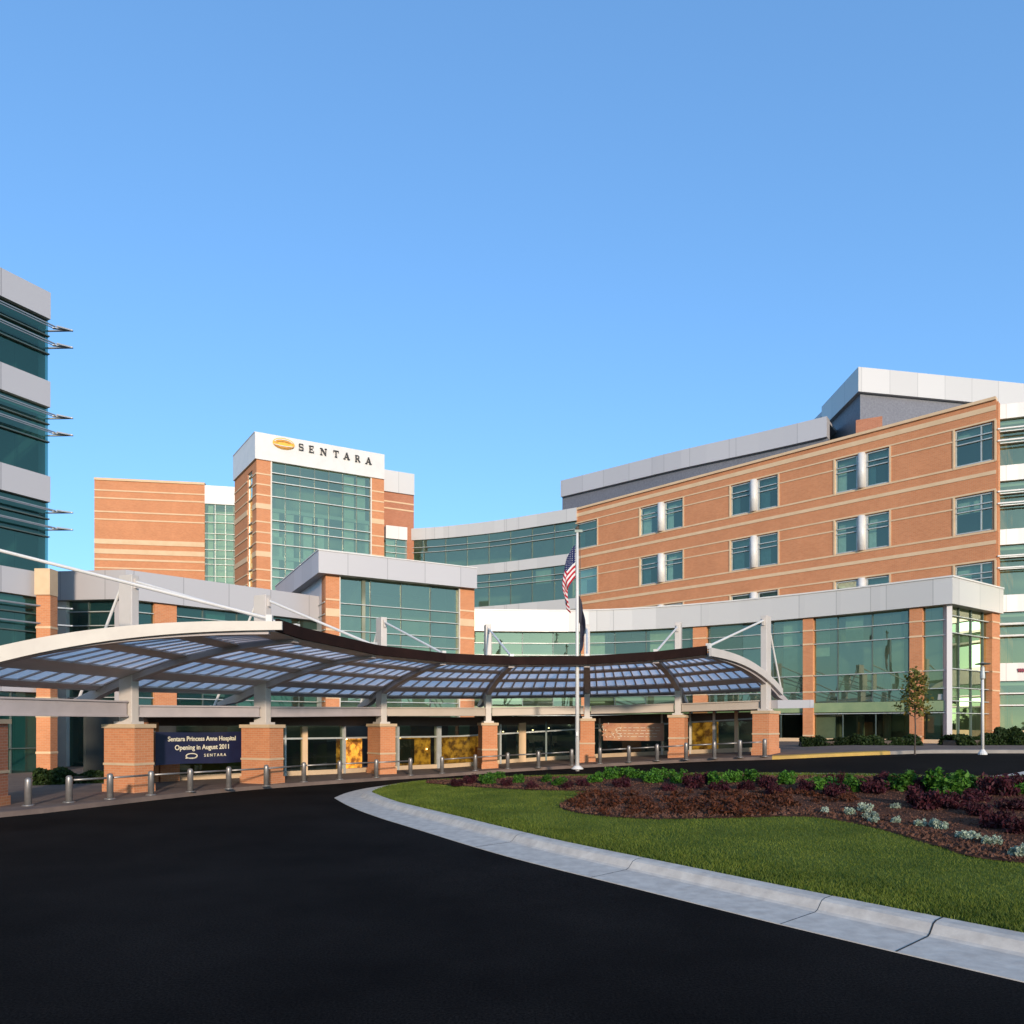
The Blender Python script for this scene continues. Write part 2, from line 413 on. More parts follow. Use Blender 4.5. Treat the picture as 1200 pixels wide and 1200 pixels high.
# ---------------------------------------------------------------- facade helpers
def holed_wall(parent, path, z0, z1, holes, mat, thick=.3, name='wall'):
    """wall along a straight path with rectangular openings (s0,s1,za,zb), real reveals"""
    L = plen(path); S = sorted({0, L, *[h[0] for h in holes], *[h[1] for h in holes]}); mb = MB()
    for a, b_ in zip(S[:-1], S[1:]):
        if b_-a < 1e-3: continue
        mid = (a+b_)/2; hs = sorted([(h[2], h[3]) for h in holes if h[0] < mid < h[1]])
        z = z0; p = sub(path, a, b_)
        for (ha, hb) in hs:
            if ha > z: mb.ribbon(p, z, ha, 0, -thick)
            z = max(z, hb)
        if z1 > z: mb.ribbon(p, z, z1, 0, -thick)
    return mb.build(name, mat, parent)
def window(parent, path, s0, s1, za, zb, glassm, mull=(), trans=(), rec=.14, frame=M['frame'], blind=0, name='window', fw=.07):
    fr = MB(); p = sub(path, s0, s1)
    fr.ribbon(sub(path, s0, s1), za, za+fw, -rec+.06, -rec-.04); fr.ribbon(p, zb-fw, zb, -rec+.06, -rec-.04)
    for s in (s0+fw/2, s1-fw/2, *mull): fr.ribbon(sub(path, s-fw/2, s+fw/2), za+fw, zb-fw, -rec+.055, -rec-.04)
    for z in trans: fr.ribbon(sub(path, s0+fw, s1-fw), z-.03, z+.03, -rec+.11, -rec-.02)
    w = fr.build(name, frame, parent)
    gb = MB(); xs = [s0, *mull, s1]
    for a, b_ in zip(xs[:-1], xs[1:]):
        (x0, y0), nn = at(path, a); (x1, y1), _ = at(path, b_)
        j = [rec+.012*(random.random()-.5) for _ in range(4)]
        gb.add([(x0-nn[0]*j[0], y0-nn[1]*j[0], za), (x1-nn[0]*j[1], y1-nn[1]*j[1], za), (x1-nn[0]*j[2], y1-nn[1]*j[2], zb), (x0-nn[0]*j[3], y0-nn[1]*j[3], zb)], [(0,1,2,3)])
    gb.build('pane', glassm, w)
    if blind:
        bb = MB()
        for a, b_ in zip(xs[:-1], xs[1:]):
            q = random.random()
            if q < .75:
                wd = (b_-a)*(.25+.35*random.random())
                bb.ribbon(sub(path, a+.05, a+wd), za+.02, zb-.5, -rec-.25, -rec-.30)
            bb.ribbon(sub(path, a+.05, b_-.05), zb-.35-.6*random.random(), zb-.02, -rec-.35, -rec-.38)
        bb.build('blind', M['blind'], w)
    return w
def curtain(parent, path, z0, z1, glassm, spacing=1.5, trans=(), fr_mat=M['frame'], vert_mat=None, s0=0, s1=None, rec=.1, tw=.045, vw=.05, proud=.05, name='curtain_wall', slabs=(), inset=4.0, innerm=None, jitter=.03, drapes=.22):
    s1 = s1 if s1 is not None else plen(path); p = sub(path, s0, s1); L = plen(p)
    n_ = max(1, round(L/spacing)); ss = [L*i/n_ for i in range(n_+1)]
    zs = sorted([z0, *[t for t in trans if z0 < t < z1], z1]); gb = MB()
    for a, b_ in zip(ss[:-1], ss[1:]):
        (x0, y0), nn = at(p, a+1e-4); (x1, y1), _ = at(p, b_-1e-4)
        for za, zb in zip(zs[:-1], zs[1:]):
            j = [rec+jitter*(random.random()-.5) for _ in range(3)]; j.append(j[0]+j[2]-j[1])
            gb.add([(x0-nn[0]*j[0], y0-nn[1]*j[0], za), (x1-nn[0]*j[1], y1-nn[1]*j[1], za), (x1-nn[0]*j[2], y1-nn[1]*j[2], zb), (x0-nn[0]*j[3], y0-nn[1]*j[3], zb)], [(0,1,2,3)])
    cw = gb.build(name, glassm, parent)
    if drapes and innerm and z1-z0 > 1:
        db = MB(); full = [z0, *[q for q in slabs if z0+1 < q < z1-1], z1]
        for a, b_ in zip(ss[:-1], ss[1:]):
            for za, zb in zip(full[:-1], full[1:]):
                if random.random() < drapes:
                    w0_ = a+(b_-a)*random.uniform(.02, .3); w1_ = b_-(b_-a)*random.uniform(.02, .4); h_ = (zb-za)*random.choice((.3, .45, .8, .96))
                    db.ribbon(sub(p, w0_, w1_), zb-h_, zb-.02, -rec-.3, -rec-.34)
        if db.v: db.build('blind', M['blind'], cw)
    fb = MB()
    for z in trans: fb.ribbon(p, z-tw/2, z+tw/2, proud, -rec-.05)
    if trans: fb.build('transom', fr_mat, cw)
    vb = MB()
    for s in ss[1:-1]:
        c, nn = at(p, s); vb.bar((c[0]-nn[0]*(rec-.02), c[1]-nn[1]*(rec-.02), z0), (c[0]-nn[0]*(rec-.02), c[1]-nn[1]*(rec-.02), z1), .09, vw, up=(nn[1], -nn[0], 0))
    if len(ss) > 2: vb.build('mullion', vert_mat or M['dframe'], cw)
    if innerm:
        mb = MB()
        mb.ribbon(p, z0, z1, -inset, -inset-.2); mb.build('interior_wall', innerm, cw)
    if slabs:
        mb = MB()
        for z in slabs: mb.ribbon(p, z-.15, z+.15, -rec-.15, -inset)
        mb.build('floor_slab', M['slab'], cw)
    return cw
def shell(parent, path, depth, z0, z1, wallm, roofm=None, front=False):
    """roof, back and end walls behind a facade path"""
    L = plen(path)
    MB().ribbon(path, z1-.35, z1-.05, -.32, -depth).build('roof', roofm or M['gpanel'], parent)
    mb = MB(); mb.ribbon(path, z0, z1, -depth, -depth-.3)
    for s, e in ((0, 1), (L, -1)):
        c, nn = at(path, s); t = (-nn[1]*e, nn[0]*e)
        a = (c[0]-nn[0]*.31, c[1]-nn[1]*.31); b_ = (c[0]-nn[0]*depth, c[1]-nn[1]*depth)
        q = [(a[0], a[1]), (b_[0], b_[1]), (b_[0]+t[0]*.3, b_[1]+t[1]*.3), (a[0]+t[0]*.3, a[1]+t[1]*.3)]
        mb.add([(x, y, z) for z in (z0, z1) for x, y in q], [(3,2,1,0),(4,5,6,7),(0,1,5,4),(1,2,6,5),(2,3,7,6),(3,0,4,7)])
    mb.build('rear_wall', wallm, parent)
def bands(parent, path, zs, s0=0, s1=None, proud=.035, mat=M['stone'], name='stone_band'):
    s1 = s1 if s1 is not None else plen(path); mb = MB()
    for z, h in zs: mb.ribbon(sub(path, s0, s1), z-h/2, z+h/2, proud, -.02)
    return mb.build(name, mat, parent)

# ================================================================ GROUND
def grid_sheet(name, xs, ys, dz, mat, kind='structure'):
    vs = [(x, y, g(x, y)+dz) for y in ys for x in xs]; nx = len(xs)
    fs = [(j*nx+i, j*nx+i+1, (j+1)*nx+i+1, (j+1)*nx+i) for j in range(len(ys)-1) for i in range(nx-1)]
    o = MB().add(vs, fs).build(name, mat, smooth=True); tag(o, kind=kind); return o
far = [-2000,-800,-300,-120,-70]; near = [x for x in range(-50, 66, 1)]
grid_sheet('ground', far+near+[80,130,300,800,2000], [-2000,-500,-150,-60]+[y for y in range(-30, 60)]+[90,150,400,1200,2500], -.08, M['lawn'])
grid_sheet('road', [x*1.0 for x in range(-46, 60)], [y*1.0 for y in range(-28, 56)], 0, M['asphalt'])
def strip_sheet(name, front, back, m_, dz, mat, dzf=None, kind='structure', power=1):
    n_ = len(front); vs = []
    for i in range(n_):
        for j in range(m_+1):
            t = (j/m_)**power; x = front[i][0]*(1-t)+back[i][0]*t; y = front[i][1]*(1-t)+back[i][1]*t
            vs.append((x, y, g(x, y)+(dz if dzf is None else dzf(t, x, y))))
    fs = [(i*(m_+1)+j, (i+1)*(m_+1)+j, (i+1)*(m_+1)+j+1, i*(m_+1)+j+1) for i in range(n_-1) for j in range(m_)]
    return tag(MB().add(vs, fs).build(name, mat, smooth=True), kind=kind)
def resample(path, n_):
    L = plen(path); return [at(path, L*i/(n_-1))[0] for i in range(n_)]

# island: grass edge (front) and far edge (back)
fe = [unp(*q, .14) for q in ((436,929),(455,937),(480,944),(560,963),(640,983),(700,996),(780,1011),(908,1038),(1049,1066.5),(1200,1095))]
fe += [(6.15, 5.75), (7.9, 4.2), (12, 1.8), (24, -1.0)]
fe = resample(smooth_path(fe, 6), 90)
for _ in range(14): fe = [fe[0]]+[tuple((fe[i-1][q]+2*fe[i][q]+fe[i+1][q])/4 for q in (0, 1)) for i in range(1, 89)]+[fe[-1]]
be = [unp(*q, .14) for q in ((436,929),(447,924),(470,919),(510,915),(600,911),(700,908.5),(816,907),(1000,908),(1200,910))]
be += [(21, 22.5), (34, 20)]
be = resample(smooth_path(be, 6), 90)
strip_sheet('lawn', fe, be, 40, 0, M['lawn'], dzf=lambda t, x, y: .15+.03*min(1, t*8)*min(1, (1-t)*8))
LZ = lambda x, y: g(x, y)+.2
def kerb(name, edge, prof, mat):
    """prof: (offset towards the road, height) points swept along the edge"""
    vs = []; k = len(prof)
    rows = [offset(edge, o) for o, _ in prof]
    for i in range(len(edge)):
        for j, (o, z) in enumerate(prof): x, y = rows[j][i]; vs.append((x, y, g(x, y)+z))
    fs = [(i*k+j, (i+1)*k+j, (i+1)*k+j+1, i*k+j+1) for i in range(len(edge)-1) for j in range(k-1)]
    return tag(MB().add(vs, fs).build(name, mat), kind='structure')
# outward of front edge (right-hand side walking left to right = towards camera)
KP = [(-.03,.10),(0,.16),(.17,.155),(.24,.135),(.33,.045),(.38,.025),(1.10,.010),(1.105,-.02)]
# start of the kerb wraps the tip of the island and runs along its far side
wrap = [tuple(p) for p in be[::-1]][-70:]+fe[1:]
# drop near-duplicate points
w2 = [wrap[0]]
for p in wrap[1:]:
    if math.dist(p, w2[-1]) > .12: w2.append(p)
kerb('kerb', w2, KP, M['concrete'])
# joints in the kerb
jm = MB()
fl = plen(fe)
for px in (1140,):
    s = s_of(fe, px-35); (x, y), nn = at(fe, s)
    for (o0, z0_), (o1, z1_) in zip(KP[1:-1], KP[2:-1]):
        a = (x+nn[0]*o0, y+nn[1]*o0); b_ = (x+nn[0]*o1, y+nn[1]*o1)
        jm.bar((*a, g(*a)+z0_+.001), (*b_, g(*b_)+z1_+.001), .014 if px > 1000 else .007, .006)
for k in range(3, int(fl/3.0)):
    if abs(k*3-0) < 0: continue
    (x, y), nn = at(fe, k*3.0+.8)
    for (o0, z0_), (o1, z1_) in zip(KP[1:-1], KP[2:-1]):
        a = (x+nn[0]*o0, y+nn[1]*o0); b_ = (x+nn[0]*o1, y+nn[1]*o1)
        jm.bar((*a, g(*a)+z0_+.001), (*b_, g(*b_)+z1_+.001), .006, .004)
tag(jm.build('kerb_joints', M['joint']), kind='structure')

# mulch bed
mf = [unp(*q, .22) for q in ((500,917),(560,921.5),(620,924.5),(690,926),(700,929),(672,936),(656,943),(668,949),(700,954),(760,958),(850,957),(935,955),(985,960),(1040,972),(1100,990),(1200,1009))]
mf += [(11.5, 9.0), (22, 6)]
mbk = [unp(*q, .22) for q in ((500,914.5),(560,912),(620,910.5),(690,909.5),(720,909),(740,909),(760,908.5),(790,908.5),(820,908.5),(860,908.5),(900,908.5),(940,909),(985,909),(1040,910),(1100,910.5),(1200,911))]
mbk += [(20, 21.8), (33, 19.3)]
NB = 150
mf_s = smooth_path(mf, 9); mb_s = smooth_path(mbk, 9)
strip_sheet('mulch_bed', mf_s, mb_s, 34, 0, M['mulch'], dzf=lambda t, x, y: .19+.05*min(1, t*6)*min(1, (1-t)*6)+.012*math.sin(x*9)*math.sin(y*8))
def bed_z(x, y): return g(x, y)+.24
# mulch chips
def inside(poly, x, y):
    c = False; j = len(poly)-1
    for i in range(len(poly)):
        xi, yi = poly[i]; xj, yj = poly[j]
        if (yi > y) != (yj > y) and x < (xj-xi)*(y-yi)/(yj-yi)+xi: c = not c
        j = i
    return c
bed_poly = [p for p in mf_s]+[p for p in mb_s[::-1]]
lawn_poly = [p for p in fe]+[p for p in be[::-1]]
def fast_mesh(name, V, tri_n, mat, kind=None, parent=None):
    """V: (N*tri_n,3) array, consecutive tri_n verts form one face"""
    N = len(V)//tri_n; me = bpy.data.meshes.new(name)
    me.vertices.add(len(V)); me.vertices.foreach_set('co', V.astype(np.float32).ravel())
    me.loops.add(len(V)); me.loops.foreach_set('vertex_index', np.arange(len(V), dtype=np.int32))
    me.polygons.add(N); me.polygons.foreach_set('loop_start', np.arange(0, len(V), tri_n, dtype=np.int32))
    me.polygons.foreach_set('loop_total', np.full(N, tri_n, dtype=np.int32))
    me.update(calc_edges=True); me.validate(); me.materials.append(mat)
    o = bpy.data.objects.new(name, me); COL.objects.link(o)
    if kind: tag(o, kind=kind)
    if parent is not None: put(o, parent)
    return o
def inside_np(poly, X, Y):
    c = np.zeros(len(X), bool); P = np.array(poly); Q = np.roll(P, 1, 0)
    for (xi, yi), (xj, yj) in zip(P, Q):
        if yi == yj: continue
        c ^= ((yi > Y) != (yj > Y)) & (X < (xj-xi)*(Y-yi)/(yj-yi)+xi)
    return c
def g_np(X, Y):
    s = np.clip((X+3)/19.3, 0, 1); ss = lambda t: t*t*(3-2*t)
    return 1.12*(.7*s+.3*ss(s))*ss(np.clip((Y-7)/20, 0, 1))
def lawn_top(name, n_try, poly, notpoly, mat, hmin, hmax, w, dz, xr, yr, lean=.5, dens=None):
    X = rng.uniform(*xr, n_try); Y = yr[0]+(yr[1]-yr[0])*rng.uniform(0, 1, n_try)**1.6
    keep = inside_np(poly, X, Y)
    if notpoly is not None: keep &= ~inside_np(notpoly, X, Y)
    keep &= (np.abs(X/Y) < .8)
    X, Y = X[keep], Y[keep]; N = len(X); Z = g_np(X, Y)+dz
    a = rng.uniform(0, 2*np.pi, N); h = rng.uniform(hmin, hmax, N); ww = w*(.6+.8*rng.random(N))*(1+Y/14)
    dx, dy = np.cos(a)*ww, np.sin(a)*ww; lx, ly = rng.normal(0, lean, N)*h, rng.normal(0, lean, N)*h
    V = np.empty((N, 3, 3)); V[:,0] = np.stack([X-dx, Y-dy, Z-.03], 1); V[:,1] = np.stack([X+dx, Y+dy, Z-.03], 1); V[:,2] = np.stack([X+lx, Y+ly, Z+h], 1)
    return tag(fast_mesh(name, V.reshape(-1, 3), 3, mat), kind='stuff')
o = lawn_top('grass', 900000, lawn_poly, bed_poly, M['grass_blades'], .018, .040, .0045, .18, (-8, 14), (6.2, 30), .9)
tag(o, 'short mown green lawn grass on the island beside the concrete kerb', 'grass')
o = lawn_top('mulch_chips', 160000, bed_poly, None, M['chip'], .0, .03, .016, .245, (-6, 22), (8, 30), 1.5)
tag(o, 'reddish brown bark chips covering the planting bed', 'mulch')

# pavement under the canopy up to the buildings
pe = [(-17.5, 9.0), (-14.6, 13.5)]+[unp(*q) for q in ((0,957),(60,951),(180,937),(290,925.5),(400,917.5),(500,911),(560,907),(620,903))]+[unp(*q) for q in ((700,898.5),(816,892.5),(900,890))]
pe += [(13.6, 28.9), (16.5, 28.3), (20, 28.2), (28, 28.0), (45, 27)]
pe = resample(smooth_path(pe, 6), 120)
pb = resample([(-48, 9), (-48, 35), (-20, 41), (-10, 50), (10, 52), (24, 44), (45, 44)], 120)
strip_sheet('pavement', pe, pb, 40, .13, M['pave'])
s_y0, s_y1 = s_of(pe, 905), s_of(pe, 1042)
KQ = [(-.02,.125),(0,.137),(.12,.135),(.16,.12),(.19,.0),(.19,-.02)]
pe_l = sub(pe, 0, s_y0); pe_y = sub(pe, s_y0, s_y1); pe_r = sub(pe, s_y1, plen(pe))
kerb('kerb', pe_l, KQ, M['pave']); kerb('yellow_kerb', pe_y, KQ, M['yellow']); kerb('kerb', pe_r, KQ, M['kerb_far'])
# yellow tactile strip beside the right kerb
kerb('kerb_paint', pe_y, [(-.45,.136),(-.025,.138)], M['yellow'])

# ================================================================ LEFT OFFICE BUILDING
ob = empty('office_building', (-24, 26, 0), 'glass office block with grey bands and sunshade fins at the left edge', 'building')
c0 = (-20.8, 32.6); t = Vector((.475, .88)).normalized()
P0 = (c0[0]-t.x*22, c0[1]-t.y*22); op = [P0, c0]; OL = 22
zt = zat(345, 32.6)
def lz(y): return zat(y, 32.6)
MB().ribbon(op, lz(375), lz(344), .12, -.6).build('top_fascia', M['gpanel'], ob)
lev = [(375, 448), (478, 559), (589, 673), (702, 786)]
for i, (a, b_) in enumerate(lev):
    z1, z0 = lz(a), lz(b_)
    curtain(ob, op, z0, z1, M['dteal'], 2.45, [z1-.75, z1-1.55], M['dframe'], M['dframe'], slabs=(z1-.2,), innerm=M['inner'], inset=5, jitter=.012, name='glazing')
    bz = lz([478, 589, 702, 812][i])
    MB().ribbon(op, bz, z0, .10, -.55).build('metal_band', M['gpanel'], ob)
    for k, dz_ in enumerate((.45, 1.22)):
        mb = MB(); zz = z1-dz_
        mb.ribbon(op, zz, zz+.045, .50, .44); mb.ribbon(op, zz, zz+.04, .30, .27)
        # tapered fin running past the corner
        e = c0; nn = (t.y, -t.x)
        q = [(e[0]+nn[0]*.56, e[1]+nn[1]*.56), (e[0]+nn[0]*.1+t.x*.0, e[1]+nn[1]*.1), (e[0]+t.x*1.9+nn[0]*.52, e[1]+t.y*1.9+nn[1]*.52)]
        q2 = [(e[0]-nn[0]*.25, e[1]-nn[1]*.25), (e[0]-nn[0]*.4, e[1]-nn[1]*.4), (e[0]+t.x*1.9+nn[0]*.52, e[1]+t.y*1.9+nn[1]*.52)]
        tip = (e[0]+1.0, e[1]+.1)
        mb.bar((*q[0], zz+.025), (*tip, zz+.025), .07, .06); mb.bar((e[0]-nn[0]*.3, e[1]-nn[1]*.3, zz+.025), (*tip, zz+.025), .07, .05)
        mb.bar((e[0]+nn[0]*.25, e[1]+nn[1]*.25, zz+.025), (*tip, zz+.022), .12, .04)
        mb.build('sunshade', M['fin'], ob)
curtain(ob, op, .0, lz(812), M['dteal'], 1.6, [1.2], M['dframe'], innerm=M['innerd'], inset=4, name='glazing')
shell(ob, op, 16, 0, lz(344), M['gpanel'])
for dd, w_ in ((.42, .62),):
    mb = MB(); mb.box((c0[0]+.25, c0[1]-.55, lz(700)/2), .62, .5, lz(700)); mb.build('brick_pilaster', M['brick'], ob)
    mb = MB()
    for z in (1.0, 2.6, 3.4, 5.7, 6.5): mb.box((c0[0]+.25, c0[1]-.55, z), .66, .54, .10)
    mb.build('stone_band', M['stone'], ob)
    MB().box((c0[0]+.25, c0[1]-.6, lz(686)), .68, .56, 1.15).build('pilaster_cap', M['stone'], ob)

# ================================================================ LOW ENTRANCE WING (left part A,B ; centre and right part C)
lw = empty('entrance_wing', (0, 46, 0), 'long low curved entrance wing with pale metal fascia and glazed walls', 'building')
TOP, FB = 9.9, 8.5
A = [(-25.5, 36.9), (-19.2, 36.2)]; Bp = [(-19.2, 36.2), (-11.2, 44.1)]
def zsA(): return
AB = [A[0], A[1], Bp[1]]
MB().ribbon(AB, FB-.05, TOP, .35, -.5).build('fascia', M['gpanel'], lw)  # left stretch takes the greyer panel, its shade put into the colour
tz = [7.9, 7.2, 5.8, 5.1, 3.6, 2.95]
for pth in (A, Bp):
    curtain(lw, pth, .15, FB-.05, M['dteal'], 1.9, tz, M['frame'], slabs=(4.2,), innerm=M['inner'], inset=4.5, name='glazing')
shell(lw, AB, 10, 0, TOP-.1, M['gpanel'])
for px0, px1, pth in ((66, 80, A), (180, 206, Bp)):
    s0, s1 = s_of(pth, px0), s_of(pth, px1)
    MB().ribbon(sub(pth, s0, s1), .1, FB-.06, .14, -.3).build('brick_pilaster', M['brick'] if px0 > 100 else M['cream'], lw)
MB().ribbon(sub(A, plen(A)-.6, plen(A)), .1, FB-.06, .12, -.3).build('corner_post', M['gpanel'], lw)
# curved centre/right facade
C = smooth_path([(-3.4, 48.6), (0, 49.0), (5.2, 49.0), (11.06, 47.0), (17.4, 42.8), (22.8, 38.0)], 4)
R = [(22.8, 38.0), (27.5, 41.25)]
CR = C+[R[1]]
MB().ribbon(CR, FB, TOP, .4, -.55).build('fascia', M['panel'], lw)
MB().ribbon(CR, TOP-.02, TOP+.06, .45, -.6).build('coping', M['white'], lw)
lC = plen(C)
cz = [7.75, 6.95, 5.1, 4.15]
sA = s_of(C, 830); sB = s_of(C, 870)
curtain(lw, C, 3.5, FB, M['green'], 2.1, cz, M['frame'], s0=0, s1=sB, slabs=(4.0,), innerm=M['inner'], inset=4.0, name='glazing')
curtain(lw, C, 3.5, FB, M['teal'], 1.75, cz, M['frame'], s0=sB, s1=lC, slabs=(4.0,), innerm=M['inner'], inset=5.0, name='glazing')
MB().ribbon(C, 2.95, 3.5, .02, -.3).build('spandrel', simple('pale_green_panel', (.27,.33,.17), (.20,.27,.14), 1, .25), lw)
curtain(lw, C, .2, 2.9, M['dark'], 1.75, [2.87], M['frame'], s0=0, s1=lC, innerm=M['innerd'], inset=4.0, name='glazing')
curtain(lw, R, .2, FB, M['green'], 1.3, [8.0, 7.1, 5.2, 4.2, 3.5, 2.85], M['frame'], slabs=(3.7,), innerm=M['inner'], inset=6, name='glazing', tw=.045, jitter=.006, drapes=0)
shell(lw, CR, 9, 0, TOP-.1, M['gpanel'])
# inner columns behind the right glazing
mb = MB()
for px in (1030, 1055, 905):
    c, nn = at(C, s_of(C, px)); mb.tube([(c[0]-nn[0]*1.6, c[1]-nn[1]*1.6, .2), (c[0]-nn[0]*1.6, c[1]-nn[1]*1.6, FB-.1)], .22, 10)
mb.build('interior_column', M['stone'], lw)
mb = MB()
for px, px2 in ((813, 829), (942, 954), (1067, 1082), (681, 690)):
    s0, s1 = s_of(C, px), s_of(C, px2)
    p = MB().ribbon(sub(C, s0, s1), .3, FB-.02, .22, -.35).build('brick_pilaster', M['brick'], lw)
    q = MB()
    for z, h in ((1.6,.08),(3.5,.08),(4.15,.08),(5.1,.08),(6.95,.10),(7.75,.08)): q.ribbon(sub(C, s0, s1), z-h/2, z+h/2, .25, -.36)
    q.build('stone_band', M['stone'], p)
s0 = s_of(R, 1158)
p = MB().ribbon(sub(R, s0, plen(R)), .3, FB-.02, .2, -.35).build('brick_pilaster', M['brick'], lw)
q = MB()
for z, h in ((1.9,.08),(4.15,.08),(5.2,.08),(7.1,.1),(8.0,.08)): q.ribbon(sub(R, s0, plen(R)), z-h/2, z+h/2, .23, -.36)
q.build('stone_band', M['stone'], p)
MB().box((22.85, 38.05, (FB+.9)/2), .30, .30, FB-.9, math.radians(5)).build('corner_post', M['gpanel'], lw)
# low base wall
MB().ribbon(CR, .2, 1.45, .10, -.12).build('base_wall', M['stone'], lw)

# ================================================================ ENTRANCE PAVILION (mid block)
pv = empty('entrance_pavilion', (-8, 44, 0), 'two storey glazed entrance pavilion with brick corner piers and flat metal roof', 'building')
Q0, Q1 = ray(381, 42.0), ray(555, 46.6)
PT = zat(648, 42.0); PB = PT-1.27
front = [Q0, Q1]
ld = Vector((-.33, .94)).normalized(); Q2 = (Q0[0]+ld.x*9, Q0[1]+ld.y*9)
u0 = (331-CX)/F
# left flank direction so that its far roof corner lies on column 331
tt = 10.5; Q2 = (u0*(Q0[1]+tt), Q0[1]+tt)
left = [Q2, Q0]
MB().ribbon([Q2, Q0, Q1], PB, PT, .5, -.6).build('fascia', M['gpanel'], pv)
MB().ribbon([Q2, Q0, Q1], PT, PT+.06, .54, -.6).build('coping', M['white'], pv)
s0, s1 = s_of(front, 397), s_of(front, 538); fl_ = plen(front)
pz = [9.35, 8.65, 7.75, 7.05, 6.15, 5.4, 4.4, 3.6]
curtain(pv, front, .2, PB, M['teal'], 1.75, pz, M['frame'], s0=s0, s1=s1, slabs=(6.8, 3.2), innerm=M['inner'], inset=5, name='glazing')
curtain(pv, left, .2, PB, M['teal'], 2.2, pz, M['frame'], innerm=M['inner'], inset=2.2, name='glazing')
for a, b_ in ((0, s0), (s1, fl_)):
    p = MB().ribbon(sub(front, max(a, .0), b_), .1, PB-.01, .12, -.8).build('brick_pier', M['brick'], pv)
    q = MB()
    for z, h in ((1.5,.1),(3.2,.1),(3.8,.1),(5.4,.1),(7.75,.12),(8.75,.45),(9.5,.1)): q.ribbon(sub(front, max(a, .0), b_), z-h/2, z+h/2, .15, -.82)
    q.build('stone_band', M['stone'], p)
    e = b_ if a == 0 else a
    MB().ribbon(sub(front, e-.06 if a else e, e if a else e+.06), .1, PB-.01, .16, -.2).build('pier_trim', M['cream'], pv)
shell(pv, front, 9.0, 0, PT-.05, M['gpanel'])

# ================================================================ SIGN TOWER
tw = empty('hospital_tower', (-17, 66, 0), 'brick and glass tower with white sign fascia at its top', 'building')
T0 = ray(300.5, 62.0); T1 = ray(450, 67.2)
TT = zat(506.7, 62.0); TF = zat(538, 62.0)
tf = [T0, T1]; tl_ = plen(tf)
tt = 5.6; T2 = ((275-CX)/F*(62+tt), 62+tt); tlf = [T2, T0]
MB().ribbon([T2, T0, T1], TF, TT, .15, -.6).build('fascia', M['white'], tw)
s0, s1 = s_of(tf, 317), s_of(tf, 434)
fl_z = [TF-4.1*k for k in range(6)]
ttr = []
for k in range(6): ttr += [TF-.95-4.1*k, TF-1.75-4.1*k, TF-3.0-4.1*k]
curtain(tw, tf, 2, TF, M['teal'], 1.33, [z for z in ttr if z > 3], M['frame'], s0=s0, s1=s1, slabs=[z for z in fl_z[1:] if z > 3], innerm=M['inner'], inset=4, name='glazing', tw=.07)
tb = []
for k in range(6): tb += [(TF-1.2-4.1*k, .12), (TF-2.1-4.1*k, .12), (TF-3.95-4.1*k, .45), (TF-3.0-4.1*k, .12)]
tb = [q for q in tb if q[0] > 3]
for a, b_ in ((0, s0), (s1, tl_)):
    p = MB().ribbon(sub(tf, a, b_), 0, TF-.01, .02, -.6).build('brick_pier', M['brick'], tw)
    bands(p, sub(tf, a, b_), tb, proud=.05)
    e = b_ if a == 0 else a
    MB().ribbon(sub(tf, e, e+.12), 2, TF-.01, .06, -.1).build('pier_trim', M['cream'], tw)
ll = plen(tlf); w0, w1 = ll-2.6, ll-1.2
holed_wall(tw, tlf, 0, TF-.01, [(w0, w1, 4, TF-.6)], M['brick'], .6, 'side_wall')
window(tw, tlf, w0, w1, 4, TF-.6, M['teal'], trans=[z for z in ttr if z > 4.5], name='side_window')
bands(tw, tlf, tb, 0, w0-.05, proud=.05)
bands(tw, tlf, tb, w1+.05, ll, proud=.05)
shell(tw, tf, 11, 0, TT-.1, M['brick'])
MB().ribbon(tlf, TT-.02, TT+.06, .18, -.6).build('coping', M['panel'], tw)
MB().box((T2[0]+3.0, T2[1]+3, TT+.7), 3, 3, 1.6).build('roof_housing', M['panel'], tw)
# sign letters
sg = MB().ribbon(sub(tf, s_of(tf, 318), s_of(tf, 318)+.05), TT-.5, TT-.45, .16, .15).build('sign', M['white'], tw)
LT = {  # strokes x0,y0,x1,y1,width in a unit box
 'S': [(.15,.93,.85,.93,.11),(.80,.74,.80,.96,.10),(.20,.58,.20,.92,.20),(.2,.54,.8,.46,.16),(.80,.10,.80,.44,.20),(.15,.06,.85,.06,.11),(.15,.03,.15,.28,.10)],
 'E': [(.25,0,.25,1,.22),(.05,.95,.85,.95,.10),(.05,.05,.9,.05,.10),(.25,.5,.65,.5,.10),(.82,.72,.82,1,.09),(.87,0,.87,.28,.09),(.63,.36,.63,.64,.08)],
 'N': [(.2,0,.2,1,.10),(.85,0,.85,1,.10),(.22,.97,.83,.05,.22),(.02,.95,.35,.95,.09),(.68,.95,1.0,.95,.09),(.05,.05,.36,.05,.09)],
 'T': [(.5,0,.5,1,.22),(.05,.95,.95,.95,.11),(.07,.70,.07,1,.09),(.93,.70,.93,1,.09),(.28,.05,.72,.05,.09)],
 'A': [(.18,0,.5,1,.10),(.5,1,.82,0,.22),(.3,.33,.7,.33,.09),(.03,.05,.35,.05,.09),(.62,.05,1.0,.05,.09)],
 'R': [(.22,0,.22,1,.22),(.05,.95,.65,.95,.10),(.3,.5,.65,.5,.10),(.72,.56,.72,.90,.20),(.5,.5,.88,.02,.20),(.05,.05,.42,.05,.09),(.75,.05,1.0,.05,.09)],
}
tdir = Vector((T1[0]-T0[0], T1[1]-T0[1])).normalized(); tn = Vector((tdir.y, -tdir.x))
def on_tower(px, py, out_):
    x, y, s = on_line(T0, T1, px); return Vector((x+tn.x*out_, y+tn.y*out_, zat(py, y))), y
